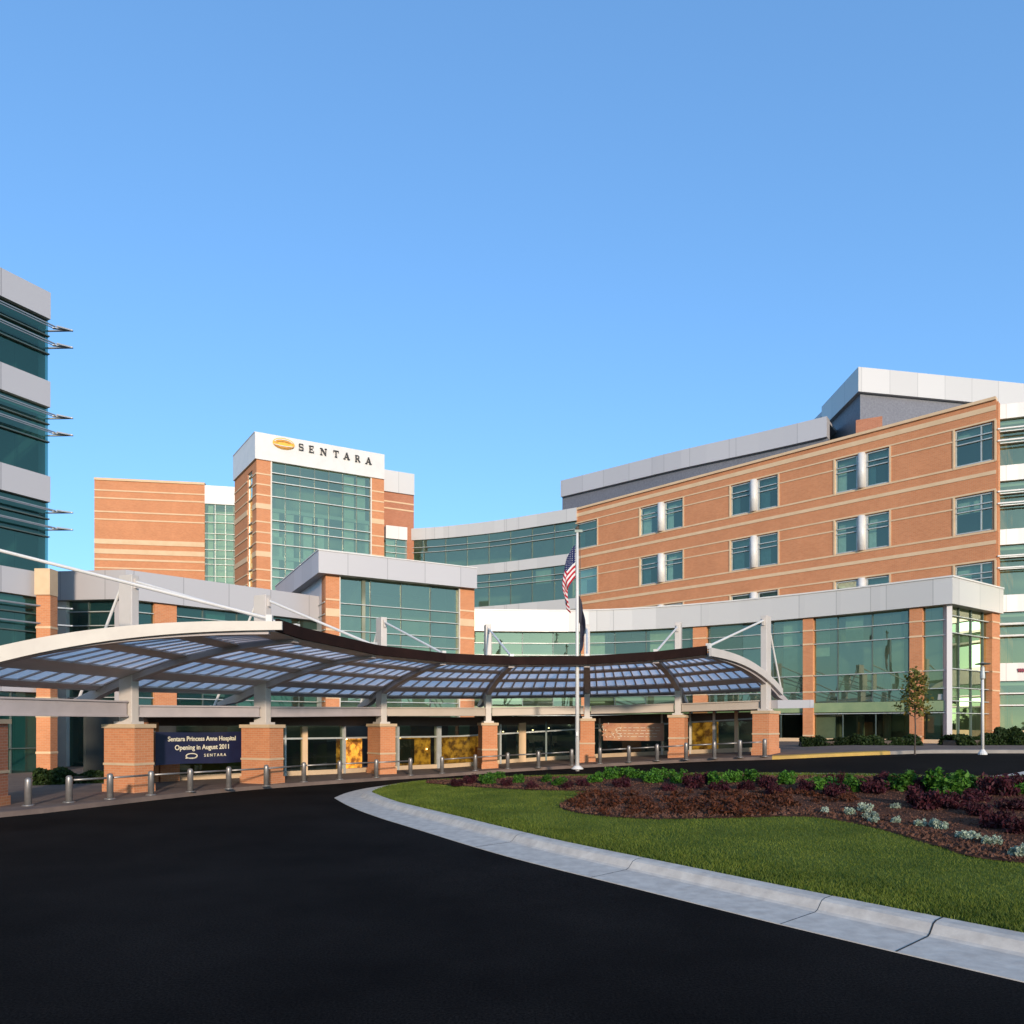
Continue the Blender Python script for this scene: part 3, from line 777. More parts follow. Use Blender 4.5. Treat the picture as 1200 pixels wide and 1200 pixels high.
for ch, px, py in (('S',352.3,525),('E',364.3,527.5),('N',378.2,530.5),('T',393,533),('A',405.3,535.5),('R',418.2,538.5),('A',430.8,541)):
    c, dd = on_tower(px, py, .24); W_, H_ = (.50 if ch in 'SERT' else .62), .60
    mb = MB()
    for i, (x0, y0, x1, y1, w_) in enumerate(LT[ch]):
        a = c+Vector((tdir.x, tdir.y, 0))*((x0-.5)*W_)+Vector((0,0,(y0-.5)*H_)); b_ = c+Vector((tdir.x, tdir.y, 0))*((x1-.5)*W_)+Vector((0,0,(y1-.5)*H_))
        off = Vector((tn.x, tn.y, 0))*(.003*i)
        mb.bar(a+off, b_+off, .10, w_*W_*.95, up=Vector((tn.x, tn.y, 0)).cross(b_-a) if True else None)
    mb.build('sign_letter', M['black'], sg)
def ell(c, rx, rz, z_off, mat, name, out_, seg=28, lo=0, hi=2*math.pi, inner=None):
    mb = MB(); vs = []; T3 = Vector((tdir.x, tdir.y, 0)); N3 = Vector((tn.x, tn.y, 0))
    for dd in (0, .05):
        for k in range(seg):
            a = lo+(hi-lo)*k/(seg-1 if inner else seg); vs.append(c+T3*(rx*math.cos(a))+Vector((0,0,rz*math.sin(a)+z_off))+N3*(out_+dd))
        if inner:
            for k in range(seg):
                a = hi-(hi-lo)*k/(seg-1); vs.append(c+T3*(inner[0]*math.cos(a))+Vector((0,0,inner[1]*math.sin(a)+z_off+inner[2]))+N3*(out_+dd))
    m_ = len(vs)//2
    fs = [tuple(range(m_)), tuple(range(m_, 2*m_))[::-1]]+[(k, (k+1) % m_, m_+(k+1) % m_, m_+k) for k in range(m_)]
    mb.add(vs, fs); return mb.build(name, mat, sg)
lc, _ = on_tower(332, 521, .16)
ell(lc, .92, .48, 0, M['gold'], 'sign_emblem', .02)
ell(lc, .80, .34, .04, M['white'], 'emblem_line', .08, lo=.25, hi=math.pi-.1, inner=(.72,.26,0))
ell(lc, .62, .20, .02, M['gold2'], 'emblem_line', .085, lo=.2, hi=math.pi-.1, inner=(.52,.12,0))
ell(lc, .95, .16, -.10, M['white'], 'emblem_line', .09, lo=math.pi+.5, hi=2*math.pi-.6, inner=(.9,.10,.0))
ell(lc, .85, .30, -.12, M['gold2'], 'emblem_line', .095, lo=math.pi+.4, hi=2*math.pi-.2, inner=(.8,.24,.02))

# stair core behind the tower
sc_ = empty('stair_core', (-11, 72, 0), 'small brick block with white metal top just right of the sign tower', 'building')
k0, k1 = ray(446, 70.5), ray(485, 72.0); kp = [k0, k1]; KT = zat(552, 71)
MB().ribbon(kp, zat(577, 71), KT, .15, -.6).build('fascia', M['panel'], sc_)
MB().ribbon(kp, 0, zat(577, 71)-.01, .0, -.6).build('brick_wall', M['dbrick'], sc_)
bands(sc_, kp, [(zat(588,71),.14),(zat(596,71),.14)])
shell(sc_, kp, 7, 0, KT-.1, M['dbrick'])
k2, k3 = ray(452, 69.0), ray(477, 69.8)
MB().ribbon([k2, k3], zat(632,69.4), zat(617,69.4), .1, -1).build('white_band', M['panel'], sc_)
curtain(sc_, [k2, k3], 4, zat(632,69.4), M['teal'], 1.1, [zat(640,69.4), zat(648,69.4)], innerm=M['inner'], inset=1, name='glazing')

# far brick block on the left
fb_ = empty('brick_block', (-36, 78, 0), 'plain brick block with cream bands behind the low wing at left', 'building')
f0, f1, f2 = ray(110.5, 75.0), ray(240, 76.6), ray(276, 77.2)
FT = zat(561, 75)
fp = [f0, f1]; MB().ribbon(fp, 0, FT, 0, -.5).build('brick_wall', simple('x', (1,1,1)) and M['brick'], fb_)
bands(fb_, fp, [(zat(y, 75), h) for y, h in ((574,.14),(583,.14),(599,.14),(608,.14),(634,.5),(645.5,.5),(655,.2),(665,.14),(686,.2),(700,.2))], proud=.05)
MB().ribbon(fp, FT-.12, FT+.12, .1, -.5).build('coping', M['stone'], fb_)
MB().ribbon([f1, f2], zat(591.5, 77), FT-.15, .05, -.6).build('white_fascia', M['white'], fb_)
zz = [zat(y, 77) for y in (603, 613, 626, 633, 645, 655, 662, 676)]
curtain(fb_, [f1, f2], 3, zat(591.5, 77), M['green'], 1.1, zz, M['frame'], M['frame'], innerm=M['blind'], inset=1.5, name='glazing')
shell(fb_, [f0, f1, f2], 12, 0, FT-.13, M['brick'])

# ================================================================ CONNECTOR WING (curved, glazed)
cw = empty('connector_wing', (-3, 68, 0), 'curved glazed connecting wing of stacked pale bands between tower and brick wing', 'building')
cp = smooth_path([ray(470, 72.2), ray(520, 71.2), ray(580, 69.2), ray(630, 67.0), ray(676, 65.0)], 4)
WT = 21.7
for i in range(5):
    ztop = WT-4.05*i
    MB().ribbon(cp, ztop-(1.15 if i == 0 else .95), ztop, .1, -.6).build('metal_band', M['panel'], cw)
    gz1 = ztop-(1.15 if i == 0 else .95); gz0 = WT-4.05*(i+1)
    curtain(cw, cp, gz0, gz1, M['teal'], 2.3, [gz1-.75, gz1-1.25], M['frame'], innerm=M['inner'], inset=4.5, name='glazing', proud=.06)
shell(cw, cp, 10, 0, WT-.1, M['gpanel'])

# ================================================================ PATIENT WING (brick, right)
pw = empty('patient_wing', (17, 54, 0), 'four storey orange brick wing with cream bands and paired windows at right', 'building')
Wc = (28.7, 43.0); wd = (-.719, .695)
Wl = (Wc[0]+wd[0]*32.35, Wc[1]+wd[1]*32.35); wp = [Wl, Wc]; WL = plen(wp)
ZT = zat(466, 43.0)
heads = [20.28, 16.13, 11.98, 7.83]
holes = []; wins = []
def wx(px): return s_of(wp, px)
for ri, hz_ in enumerate(heads):
    sill = hz_-2.3
    for a, b_ in ((750, 800.5), (856, 912), (978.5, 1042.5)):
        holes.append((wx(a), wx(b_), sill, hz_)); wins.append((wx(a), wx(b_), sill, hz_, 'pair'))
    holes.append((wx(1118.5), wx(1166), sill, hz_)); wins.append((wx(1118.5), wx(1166), sill, hz_, 'single'))
    holes.append((.12, wx(700), sill, hz_)); wins.append((.12, wx(700), sill, hz_, 'end'))
holed_wall(pw, wp, 0, ZT-.12, holes, M['brick'], .35, 'brick_wall')
MB().ribbon(wp, ZT-.12, ZT+.06, .12, -.45).build('coping', M['stone'], pw)
for (a, b_, z0, z1, kd) in wins:
    if kd == 'pair':
        mid = (a+b_)/2-.05*(b_-a)*0; cwid = (b_-a)*.085
        w = window(pw, wp, a+.03, mid-cwid, z0+.03, z1-.03, M['window'], trans=(z1-.62, z1-.95), blind=1)
        w = window(pw, wp, mid+cwid, b_-.03, z0+.03, z1-.03, M['window'], trans=(z1-.62, z1-.95), blind=1)
        mb = MB(); c, nn = at(wp, mid)
        mb.ribbon(sub(wp, mid-cwid, mid+cwid), z0, z1, -.1, -.3)
        mb.build('window_infill', M['white'], pw)
        mb = MB(); mb.tube([(c[0]+nn[0]*.02, c[1]+nn[1]*.02, z0), (c[0]+nn[0]*.02, c[1]+nn[1]*.02, z1)], cwid*.8, 14)
        mb.build('round_column', M['white'], pw, smooth=True)
    elif kd == 'single':
        window(pw, wp, a+.03, b_-.03, z0+.03, z1-.03, M['window'], mull=(a+(b_-a)*.66,), trans=(z1-.62, z1-.95), blind=1)
    else:
        window(pw, wp, a, b_-.03, z0+.03, z1-.03, M['teal'], trans=(z1-.75,), blind=1)
    mb = MB()   # surround
    mb.ribbon(sub(wp, a-.09, a+.02), z0-.1, z1+.02, .045, -.2); mb.ribbon(sub(wp, b_-.02, b_+.09), z0-.1, z1+.02, .045, -.2)
    mb.build('window_surround', M['stone'], pw)
# bands, broken at the openings
allb = [(21.05, .30)]
for hz_ in heads: allb += [(hz_+.07, .10), (hz_-2.37, .12), (hz_-3.05, .22)]
bands(pw, wp, allb)
spans = []; xs = sorted([(h[0]-.1, h[1]+.1) for h in holes if abs(h[3]-heads[0]) < .01]); s = 0
for a, b_ in xs:
    if a > s: spans.append((s, a))
    s = b_
mb = MB()
for a, b_ in spans:
    for hz_ in heads: mb.ribbon(sub(wp, a, b_), hz_-.73, hz_-.64, .035, -.02)
mb.build('stone_band', M['stone'], pw)
MB().ribbon(wp, 0, ZT-.5, -3.2, -3.4).build('interior_wall', M['inner'], pw)
mb = MB()
for hz_ in heads: mb.ribbon(wp, hz_+.15, hz_+.35, -.36, -3.2); mb.ribbon(wp, hz_-2.7, hz_-2.5, -.36, -3.2)
mb.build('floor_slab', M['slab'], pw)
shell(pw, wp, 18, 0, ZT-.5, M['brick'])
# corner pier edge
e = Wc; MB().box((e[0]+.16, e[1]-.02+.25, ZT/2-.1), .30, .5, ZT-.25, math.radians(-44)).build('corner_pier', M['brick'], pw)
# penthouses
l0, l1 = ray(659, 72.0), ray(970, 57.0)
pth = smooth_path([l0, ray(720, 68.3), ray(800, 64.0), ray(890, 60.2), l1], 3)
ZP = 26.4
MB().ribbon(pth, ZP-1.6, ZP, .3, -.6).build('penthouse_fascia', M['gpanel'], pw)
MB().ribbon(pth, 21, ZP-1.61, 0, -.5).build('penthouse_louver', M['louver'], pw)
MB().ribbon(pth, ZP-.3, ZP-.1, -.61, -9).build('penthouse_roof', M['gpanel'], pw)
h0 = ray(967, 61.5); h1 = ray(1008, 55.0); h2 = ray(1215, 57.9); hp = [h0, h1, h2]; ZH = zat(432.5, 55)
MB().ribbon(hp, ZH-1.85, ZH, .3, -.6).build('upper_penthouse_fascia', M['panel'], pw)
MB().ribbon(hp, 21, ZH-1.86, 0, -.5).build('upper_penthouse_louver', M['louver'], pw)
h3 = (h2[0]+1, h2[1]+9); h4 = (h0[0], h0[1]+5)
MB().add([(*q, z) for z in (ZH-.5, ZH-.1) for q in (h0, (h1[0], h1[1]+.7), h2, h3, h4)], [(4,3,2,1,0),(5,6,7,8,9)]+[(i, (i+1) % 5, 5+(i+1) % 5, 5+i) for i in range(5)]).build('penthouse_roof', M['gpanel'], pw)
MB().ribbon([ray(1003, 53.5), ray(1034, 52.8)], 21, zat(489, 53), .0, -1).build('roof_housing', M['dbrick'], pw)

for px, hh in ((1012, .5), (1022, .8), (1031, .45), (1044, .4), (905, .6), (840, .5)):
    c, nn = at(wp, s_of(wp, px)); vx, vy = c[0]-nn[0]*1.2, c[1]-nn[1]*1.2
    MB().tube([(vx, vy, ZT-.4), (vx, vy, ZT+hh-.25)], .09, 8).build('roof_vent', M['frame'], pw)

# glazed end block at the right edge
gb_ = empty('glazed_end_block', (33, 41, 0), 'glazed block with pale horizontal bands at the right edge of the picture', 'building')
gp = smooth_path([(28.95, 43.55), (31.5, 42.6), (34.2, 40.9), (37.5, 38.2)], 4)
glz = [(490, 545), (563, 620), (638, 697), (717, 777), (798, 856)]
prev = 21.35
for i, (a, b_) in enumerate(glz):
    z1, z0 = zat(a, 43.2), zat(b_, 43.2)
    MB().ribbon(gp, z1, prev, .15, -.6).build('metal_band', M['panel'], gb_)
    curtain(gb_, gp, z0, z1, M['green'], 1.9, [z1-.75, z1-1.45], M['frame'], innerm=M['inner'], inset=4, slabs=(z1-.1,), name='glazing', proud=.14)
    mb = MB(); mb.ribbon(gp, z1-.80, z1-.72, .7, .6); mb.ribbon(gp, z1-1.5, z1-1.42, .7, .6); mb.build('sunshade', M['white'], gb_)
    prev = z0
MB().ribbon(gp, .5, prev, .15, -.6).build('base_wall', M['stone'], gb_)
shell(gb_, gp, 12, .5, 21.2, M['gpanel'])
# three small red marks on the band
c, nn = at(gp, s_of(gp, 1193))
mb = MB()
for k in range(3):
    c, nn = at(gp, s_of(gp, 1193+2.6*k)); zc = zat(786, c[1]); tx = (-nn[1], nn[0]); o_ = .2
    for sgn in (-1, 1):
        mb.bar((c[0]+nn[0]*o_+tx[0]*sgn*.05, c[1]+nn[1]*o_+tx[1]*sgn*.05, zc+.12), (c[0]+nn[0]*o_, c[1]+nn[1]*o_, zc-.1), .05, .04)
mb.build('red_lettering', M['red'], gb_)

# ================================================================ VESTIBULE under the canopy
vs_ = empty('vestibule', (0, 36, 0), 'low glazed vestibule with amber panels behind the brick piers', 'building')
V = smooth_path([ray(168, 26.3), ray(207, 27.2), ray(330, 29.6), ray(400, 31.2), ray(465, 33.6), ray(560, 36.4), ray(620, 37.6), ray(690, 37.4), ray(785, 35.6), ray(884, 33.6)], 4)
VT = 2.62
def vz(px): return 0
Vz = [g(*p)+.10 for p in V]
Vtop = [2.62+.0*g(*p)+.22*g(*p) for p in V]
def vs_rng(a, b_): return sub(V, s_of(V, a), s_of(V, b_))
def vz0(p): return [g(*q)+.1 for q in p]
def vz1(p): return [2.60+.25*g(*q) for q in p]
def vribbon(a, b_, z0f, z1f, o0, o1, mat, name, par=None):
    p = vs_rng(a, b_)
    return MB().ribbon(p, [z0f(*q) for q in p], [z1f(*q) for q in p], o0, o1).build(name, mat, par or vs_)
gg = lambda dz: (lambda x, y: g(x, y)+dz)
roofz = lambda x, y: 2.60+.25*g(x, y)
vribbon(168, 884, lambda x, y: roofz(x, y)-.42, roofz, .02, -.25, M['soffit'], 'header')
vribbon(168, 884, gg(.05), gg(.32), .04, -.2, M['cap'], 'sill')
vribbon(168, 884, gg(1.62), gg(1.69), .05, -.12, M['frame'], 'transom')
def vglass(a, b_, z0, z1, mat, name='glazing'):
    p = vs_rng(a, b_); n_ = len(p); mbv = MB()
    off_ = offset(p, -.06)
    for i in range(n_-1):
        mbv.add([(*off_[i], g(*off_[i])+z0), (*off_[i+1], g(*off_[i+1])+z0), (*off_[i+1], g(*off_[i+1])+z1), (*off_[i], g(*off_[i])+z1)], [(0,1,2,3)])
    return mbv.build(name, mat, vs_)
for a, b_ in ((207, 300), (300, 403), (432, 512), (518, 580), (580, 686), (686, 884)):
    vglass(a, b_, .3, 2.2, M['dark'])
# glowing walls just inside
for a, b_ in ((404, 433), (455, 511), (519, 568), (806, 838)):
    vribbon(a, b_, gg(.12), gg(1.62), -.5, -.62, M['amber'], 'amber_panel')
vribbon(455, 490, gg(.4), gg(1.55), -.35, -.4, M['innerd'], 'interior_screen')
for a, b_, mt in ((168, 181, 'brick'), (183, 207, 'brick'), (560, 566, 'brick'),):
    vribbon(a, b_, gg(.0), gg(1.05 if a > 170 else 2.3), .35, -.3, M[mt], 'brick_pier')
for a, w_, mt in ((334, 2, 'frame'), (357, 6, 'green_col'), (403, 2.5, 'frame'), (466, 2.5, 'frame'), (514, 5, 'frame'), (586, 2, 'frame'), (612, 8, 'pale'), (640, 2, 'dframe'), (776, 2.2, 'cream'), (703, 2, 'cream'), (837, 3, 'cream'), (863, 4, 'pale'), (809, 2, 'cream')):
    mm = M.get(mt) or M['stone']
    vribbon(a-w_/2, a+w_/2, gg(.1), gg(2.15), .07, -.2, mm, 'door_frame' if w_ < 6 else 'column')
# rear of the vestibule
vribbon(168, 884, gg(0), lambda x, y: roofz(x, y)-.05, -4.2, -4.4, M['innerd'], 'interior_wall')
mb = MB()
for px, dz, o_ in ((598,1.75,1.0),(614,1.72,1.2),(628,1.74,1.1),(645,1.8,1.6),(470,1.35,.45),(506,1.05,.45),(413,1.6,.45),(475,1.62,.45)):
    c, nn = at(V, s_of(V, px)); c = (c[0]-nn[0]*o_, c[1]-nn[1]*o_); mb.box((c[0], c[1], g(*c)+dz), .07, .05, .05)
mb.build('downlight', M['lamp'], vs_)
# low bench wall with yellow-green panel seen left
vribbon(215, 262, gg(.3), gg(.85), -.5, -.6, simple('olive_panel', (.20,.17,.03), (.12,.11,.03), 2), 'low_panel')
vribbon(262, 300, gg(.3), gg(1.1), -.9, -1.0, MATS['olive_panel'], 'low_panel')

# ================================================================ CANOPY
cn = empty('entrance_canopy', (0, 28, 0), 'curved steel and glass drop-off canopy hung from masts on brick piers', 'canopy')
P = [(-13.75, 18.5), ray(151, 22.75), ray(307.5, 26.1), ray(447, 31.3), ray(571.5, 33.9), ray(688, 34.4), ray(795, 33.3), ray(897.5, 31.2)]
Ff = [(-6.28, 19.2), (-5.95, 20.3), ray(441, 24.1), ray(521, 26.8), ray(600, 28.0), ray(688, 28.1), ray(768, 27.2), ray(829, 26.3)]
ptop = [2.36, 2.24, 2.23, 2.27, 2.32, 2.52, 2.67, 2.82]
eave = [3.42, 3.42, 3.44, 3.50, 3.60, 3.70, 3.76, 3.84]
fz = [4.86, 4.86, 4.86, 4.86, 4.86, 4.88, 4.90, 4.92]
bbz = [2.45, 2.46, 2.50, 2.60, 2.64, 2.74, 2.82, 2.90]
mtop = [6.98, 6.9, 6.88, 6.84, 6.9, 6.95, 6.9, 6.9]
H = lambda w: 1-(1-w)**1.65
H2 = lambda w: 1-(1-w)**2.4
EXPO = [2.4, 2.0, 1.65, 1.65, 1.65, 1.65, 1.9, 2.4]; LOW = [.08, .16, .24, .24, .24, .24, .18, .08]
def cpt(i, w, dz=0):
    """canopy surface on rafter line i (0..7, fractional), w 0 = outer eave, 1 = front edge"""
    k = min(int(i), 6); f_ = i-k
    def one(j):
        s = w*1.2-.2; x = P[j][0]+(Ff[j][0]-P[j][0])*s; y = P[j][1]+(Ff[j][1]-P[j][1])*s
        return x, y, eave[j]+(fz[j]-LOW[j]-eave[j])*(1-(1-w)**EXPO[j])
    a, b_ = one(k), one(k+1)
    return Vector((a[0]*(1-f_)+b_[0]*f_, a[1]*(1-f_)+b_[1]*f_, a[2]*(1-f_)+b_[2]*f_+dz))
def radial(j):
    v = Vector((Ff[j][0]-P[j][0], Ff[j][1]-P[j][1])); return v.normalized()
for j in range(8):
    r = radial(j); ang = math.atan2(r.y, r.x); x, y = P[j]; gz = g(x, y)
    pier = MB().box((x, y, (gz-.1+ptop[j]-.12)/2), 1.30, .70, ptop[j]-.12-gz+.1, ang).build('brick_pier', M['brick' if j not in (0,) else 'dbrick'], cn)  # leftmost pier takes darker brick: its shade is painted in
    MB().box((x, y, ptop[j]-.06), 1.42, .80, .12, ang).build('pier_cap', M['cap'], pier)
    MB().box((x, y, gz+1.0), 1.34, .74, .07, ang).build('pier_band', M['cap'], pier)
    MB().box((x, y, gz+.22), 1.38, .78, .3, ang).build('pier_plinth', M['brick'], pier)
    # mast
    mb = MB(); mb.box((x, y, (ptop[j]+mtop[j])/2), .56, .27, mtop[j]-ptop[j], ang)
    ms = mb.build('mast', M['mast'], cn, bevel=.02)
    q = MB(); q.box((x, y, ptop[j]+.04), .75, .46, .08, ang)
    for sx in (-1, 1): q.box((x+r.x*.3*sx, y+r.y*.3*sx, mtop[j]-.28), .12, .10, .3, ang)
    q.build('mast_plate', M['mast'], ms)
    # rafter (arched, box section) running past the mast to its outer tip
    mb = MB(); pts = []
    side = Vector((-r.y, r.x, 0))
    ww = [-.22+1.205*k/18 for k in range(19)]
    def rc(w):
        if w >= 0: return cpt(j if j < 7 else 6.9999, w)
        a = cpt(j if j < 7 else 6.9999, 0); b2 = cpt(j if j < 7 else 6.9999, .08); t_ = (a-b2)/.08; return a+t_*(-w)*.85
    vs2 = []; hw = .115
    for w in ww:
        c = rc(w); d_ = .30-.16*max(0, w)
        if w < 0: d_ = .34+w*.9
        vs2 += [c-side*hw+Vector((0,0,-.04)), c+side*hw+Vector((0,0,-.04)), c+side*hw+Vector((0,0,-.04-d_)), c-side*hw+Vector((0,0,-.04-d_))]
    fs = [(i*4+k, (i+1)*4+k, (i+1)*4+(k+1) % 4, i*4+(k+1) % 4) for i in range(18) for k in range(4)]+[(0,1,2,3), (75,74,73,72)]
    mb.add(vs2, fs).build('rafter', M['rafter'], cn)
    # outrigger and stays
    base = Vector((x, y, 0)); out3 = -Vector((r.x, r.y, 0))
    foot = base+out3*2.35+Vector((0,0,bbz[j]+.38))
    mb = MB(); mb.bar(base+out3*.3+Vector((0,0,bbz[j]+.17)), base+out3*2.5+Vector((0,0,bbz[j]+.24)), .18, .22); mb.build('outrigger', M['beam' if j > 3 else 'rafter'], cn)  # sunlit tone of the right-hand ones put into the tan steel colour
    mb = MB(); mb.tube([base+out3*.28+Vector((0,0,mtop[j]-.25)), foot], .045, 8); mb.box(foot, .2, .2, .12, ang); mb.build('back_stay', M['white'], cn)
    a = base-out3*.3+Vector((0,0,mtop[j]-.22)); b3 = cpt(j if j < 7 else 6.9999, .985, .24)
    mb = MB(); mb.tube([a, b3], .045, 8); mb.box(b3, .16, .16, .2, ang); mb.build('tie_rod', M['white'], cn)
# glazed bays: frame of purlins plus rows of panels
rows = [(.05,.15),(.25,.42),(.49,.66),(.74,.90)]
for i in range(7):
    fr = MB()
    nseg = 10
    def strip(w0, w1, dz0, dz1, mbx, i0=i, i1=i+1, n_=8):
        vs2 = []
        for k in range(n_+1):
            ii = min(i0+(i1-i0)*k/n_, 6.9999)
            vs2 += [cpt(ii, w0, dz1), cpt(ii, w1, dz1), cpt(ii, w1, dz0), cpt(ii, w0, dz0)]
        f2 = [(q*4+k, (q+1)*4+k, (q+1)*4+(k+1) % 4, q*4+(k+1) % 4) for q in range(n_) for k in range(4)]+[(0,1,2,3), (n_*4+3,n_*4+2,n_*4+1,n_*4)]
        mbx.add(vs2, f2)
    edges = [0]+[v for r_ in rows for v in r_]+[1.0]
    for a, b_ in zip(edges[::2], edges[1::2]): strip(a, b_, -.10, -.02, fr)
    npan = 9
    for (a, b_) in rows:
        for k in range(npan+1):
            i0 = i+(k/npan)-.008; i1 = i+(k/npan)+.008
            if k == 0: i0, i1 = i, i+.04
            if k == npan: i0, i1 = i+.96, i+.9999
            strip(a+.0005, b_-.0005, -.085, -.025, fr, i0, i1, 1)
    bay = fr.build('roof_frame', M['roofgrid'], cn)
    for (a, b_) in rows:
        pb_ = MB(); n_ = 9; vs2 = []
        for k in range(n_+1):
            ii = min(i+k/n_, 6.9999); vs2 += [cpt(ii, a, -.05), cpt(ii, b_, -.05)]
        pb_.add(vs2, [(2*k, 2*k+1, 2*k+3, 2*k+2) for k in range(n_)])
        pb_.build('glazing_row', M['glaze'], bay)
# front fascia following the inner edge
fp3 = []
for k in range(0, 71): fp3.append(cpt(min(k/10, 6.9999), 1.0))
vs2 = []
for i, p in enumerate(fp3):
    nx = (Vector((2, 19.8, p.z))-p); nx.z = 0; nx.normalize()
    a = p+nx*.10; b_ = p+nx*.01
    vs2 += [a+Vector((0,0,.24)), b_+Vector((0,0,.24)), b_+Vector((0,0,-.09)), a+Vector((0,0,-.09))]
n_ = len(fp3)-1
MB().add(vs2, [(q*4+k, (q+1)*4+k, (q+1)*4+(k+1) % 4, q*4+(k+1) % 4) for q in range(n_) for k in range(4)]+[(0,1,2,3), (n_*4+3,n_*4+2,n_*4+1,n_*4)]).build('front_fascia', M['brown'], cn)
def end_fascia(j, side, mat, h0, h1, wend=-.02):
    r = radial(j); s3 = Vector((-r.y, r.x, 0))*side; vs2 = []; n_ = 24
    for k in range(n_+1):
        w = wend+(1.03-wend)*k/n_; c = cpt(j if j < 7 else 6.9999, max(0, min(1, w))); c.z = eave[j]+(fz[j]-eave[j])*H2(max(0, min(1, w)))
        if w < 0: c += (cpt(j if j < 7 else 6.9999, 0)-cpt(j if j < 7 else 6.9999, .08))/.08*(-w)
        if w > 1: c += Vector((r.x, r.y, 0))*(w-1)*8
        h = h0+(h1-h0)*k/n_
        vs2 += [c+s3*.16+Vector((0,0,.06)), c+s3*.26+Vector((0,0,.06)), c+s3*.26+Vector((0,0,.06-h)), c+s3*.16+Vector((0,0,.06-h))]
    MB().add(vs2, [(q*4+k, (q+1)*4+k, (q+1)*4+(k+1) % 4, q*4+(k+1) % 4) for q in range(n_) for k in range(4)]+[(0,1,2,3), (n_*4+3,n_*4+2,n_*4+1,n_*4)]).build('end_fascia', mat, cn)
end_fascia(0, -1, M['cream'], .50, .22, -.12)
end_fascia(7, 1, M['mast'], .30, .30, -.03)
# eave gutter at the outer edge
mb = MB(); mb.tube([cpt(min(k/5, 6.9999), -.0, -.06) for k in range(36)], .07, 6); mb.build('eave_gutter', M['rafter'], cn)
# ring beams between masts
for j in range(7):
    a, b_ = P[j], P[j+1]; t_ = Vector((b_[0]-a[0], b_[1]-a[1])).normalized()
    hgt = .50 if j == 0 else .38
    p0 = Vector((a[0]+t_.x*.2, a[1]+t_.y*.2, bbz[j]+hgt/2)); p1 = Vector((b_[0]-t_.x*.2, b_[1]-t_.y*.2, bbz[j+1]+hgt/2))
    mb = MB(); mb.bar(p0, p1, .30, hgt-.10)
    n2 = Vector((t_.y, -t_.x, 0))
    mb.bar(p0+Vector((0,0,hgt/2-.025)), p1+Vector((0,0,hgt/2-.025)), .42, .05); mb.bar(p0-Vector((0,0,hgt/2-.025)), p1-Vector((0,0,hgt/2-.025)), .42, .05)
    mb.build('ring_beam', M['rafter' if j < 3 else 'beam'], cn)  # sun on the right-hand beams painted as tan steel, left ones greyer
sl_ = MB(); a_, b2_ = P[7], ray(948, 32.6)
sl_.bar((a_[0]+.3, a_[1], 3.10), (b2_[0], b2_[1], 3.16), .5, .36); sl_.build('entry_slab', M['gpanel'], cn)
# soffit slab between ring beams and vestibule
PL = resample(smooth_path(P[1:], 5), 40); VL = resample(V, 40)
vs2 = []
for i in range(40):
    za = np.interp(i/39*6, range(7), bbz[1:])
    vs2 += [(*PL[i], za-.03), (VL[i][0], VL[i][1], roofz(*VL[i])+.06), (VL[i][0], VL[i][1], roofz(*VL[i])+.16), (*PL[i], za+.10)]
MB().add(vs2, [(q*4+k, (q+1)*4+k, (q+1)*4+(k+1) % 4, q*4+(k+1) % 4) for q in range(39) for k in range(4)]+[(0,1,2,3), (159,158,157,156)]).build('soffit', M['soffit'], cn)

# ================================================================ BANNERS
def text_mesh(txt, size, name, mat, parent, loc, xdir, ext=.006, center=True, scx=1):
    cu = bpy.data.curves.new(name, 'FONT'); cu.body = txt; cu.size = size; cu.extrude = ext; cu.align_x = 'CENTER'; cu.offset = size*.018
    o = bpy.data.objects.new('tmp', cu); COL.objects.link(o); bpy.context.view_layer.update()
    dg = bpy.context.evaluated_depsgraph_get(); me = bpy.data.meshes.new_from_object(o.evaluated_get(dg)); bpy.data.objects.remove(o)
    xd = Vector((xdir[0], xdir[1], 0)).normalized(); nn = Vector((xd.y, -xd.x, 0))
    R3 = Matrix((( xd.x*scx, 0, nn.x), (xd.y*scx, 0, nn.y), (0, 1, 0)))
    for v in me.vertices: v.co = R3 @ v.co + Vector(loc)
    me.name = name; me.materials.clear(); me.materials.append(mat); q = bpy.data.objects.new(name, me); COL.objects.link(q); put(q, parent); return q
b0, b1 = ray(182, 24.2), ray(287, 26.8)
bz1, bz0 = 1.98, .86
bn = empty('banner', ((b0[0]+b1[0])/2, (b0[1]+b1[1])/2, bz0), 'dark navy opening banner with pale lettering hung between two left brick piers', 'banner')
mb = MB(); nseg = 16; vs2 = []
bd = Vector((b1[0]-b0[0], b1[1]-b0[1])); bnn = Vector((bd.y, -bd.x)).normalized()
for i in range(nseg+1):
    t_ = i/nseg; x = b0[0]+bd.x*t_; y = b0[1]+bd.y*t_; o_ = .015*math.sin(t_*9)
    zt_ = bz1-.03*math.sin(math.pi*t_); zb_ = bz0+.02*math.sin(math.pi*t_*2)
    vs2 += [(x+bnn.x*(o_+.01), y+bnn.y*(o_+.01), zb_), (x+bnn.x*(o_+.01), y+bnn.y*(o_+.01), zt_), (x+bnn.x*o_, y+bnn.y*o_, zt_), (x+bnn.x*o_, y+bnn.y*o_, zb_)]
MB().add(vs2, [(q*4+k, (q+1)*4+k, (q+1)*4+(k+1) % 4, q*4+(k+1) % 4) for q in range(nseg) for k in range(4)]+[(0,1,2,3), (67,66,65,64)]).build('banner_cloth', M['navy'], bn)
cxy = Vector(((b0[0]+b1[0])/2, (b0[1]+b1[1])/2))+bnn*.05
text_mesh('Sentara Princess Anne Hospital', .225, 'banner_text', M['text'], bn, (cxy.x, cxy.y, 1.66), bd, scx=.88)
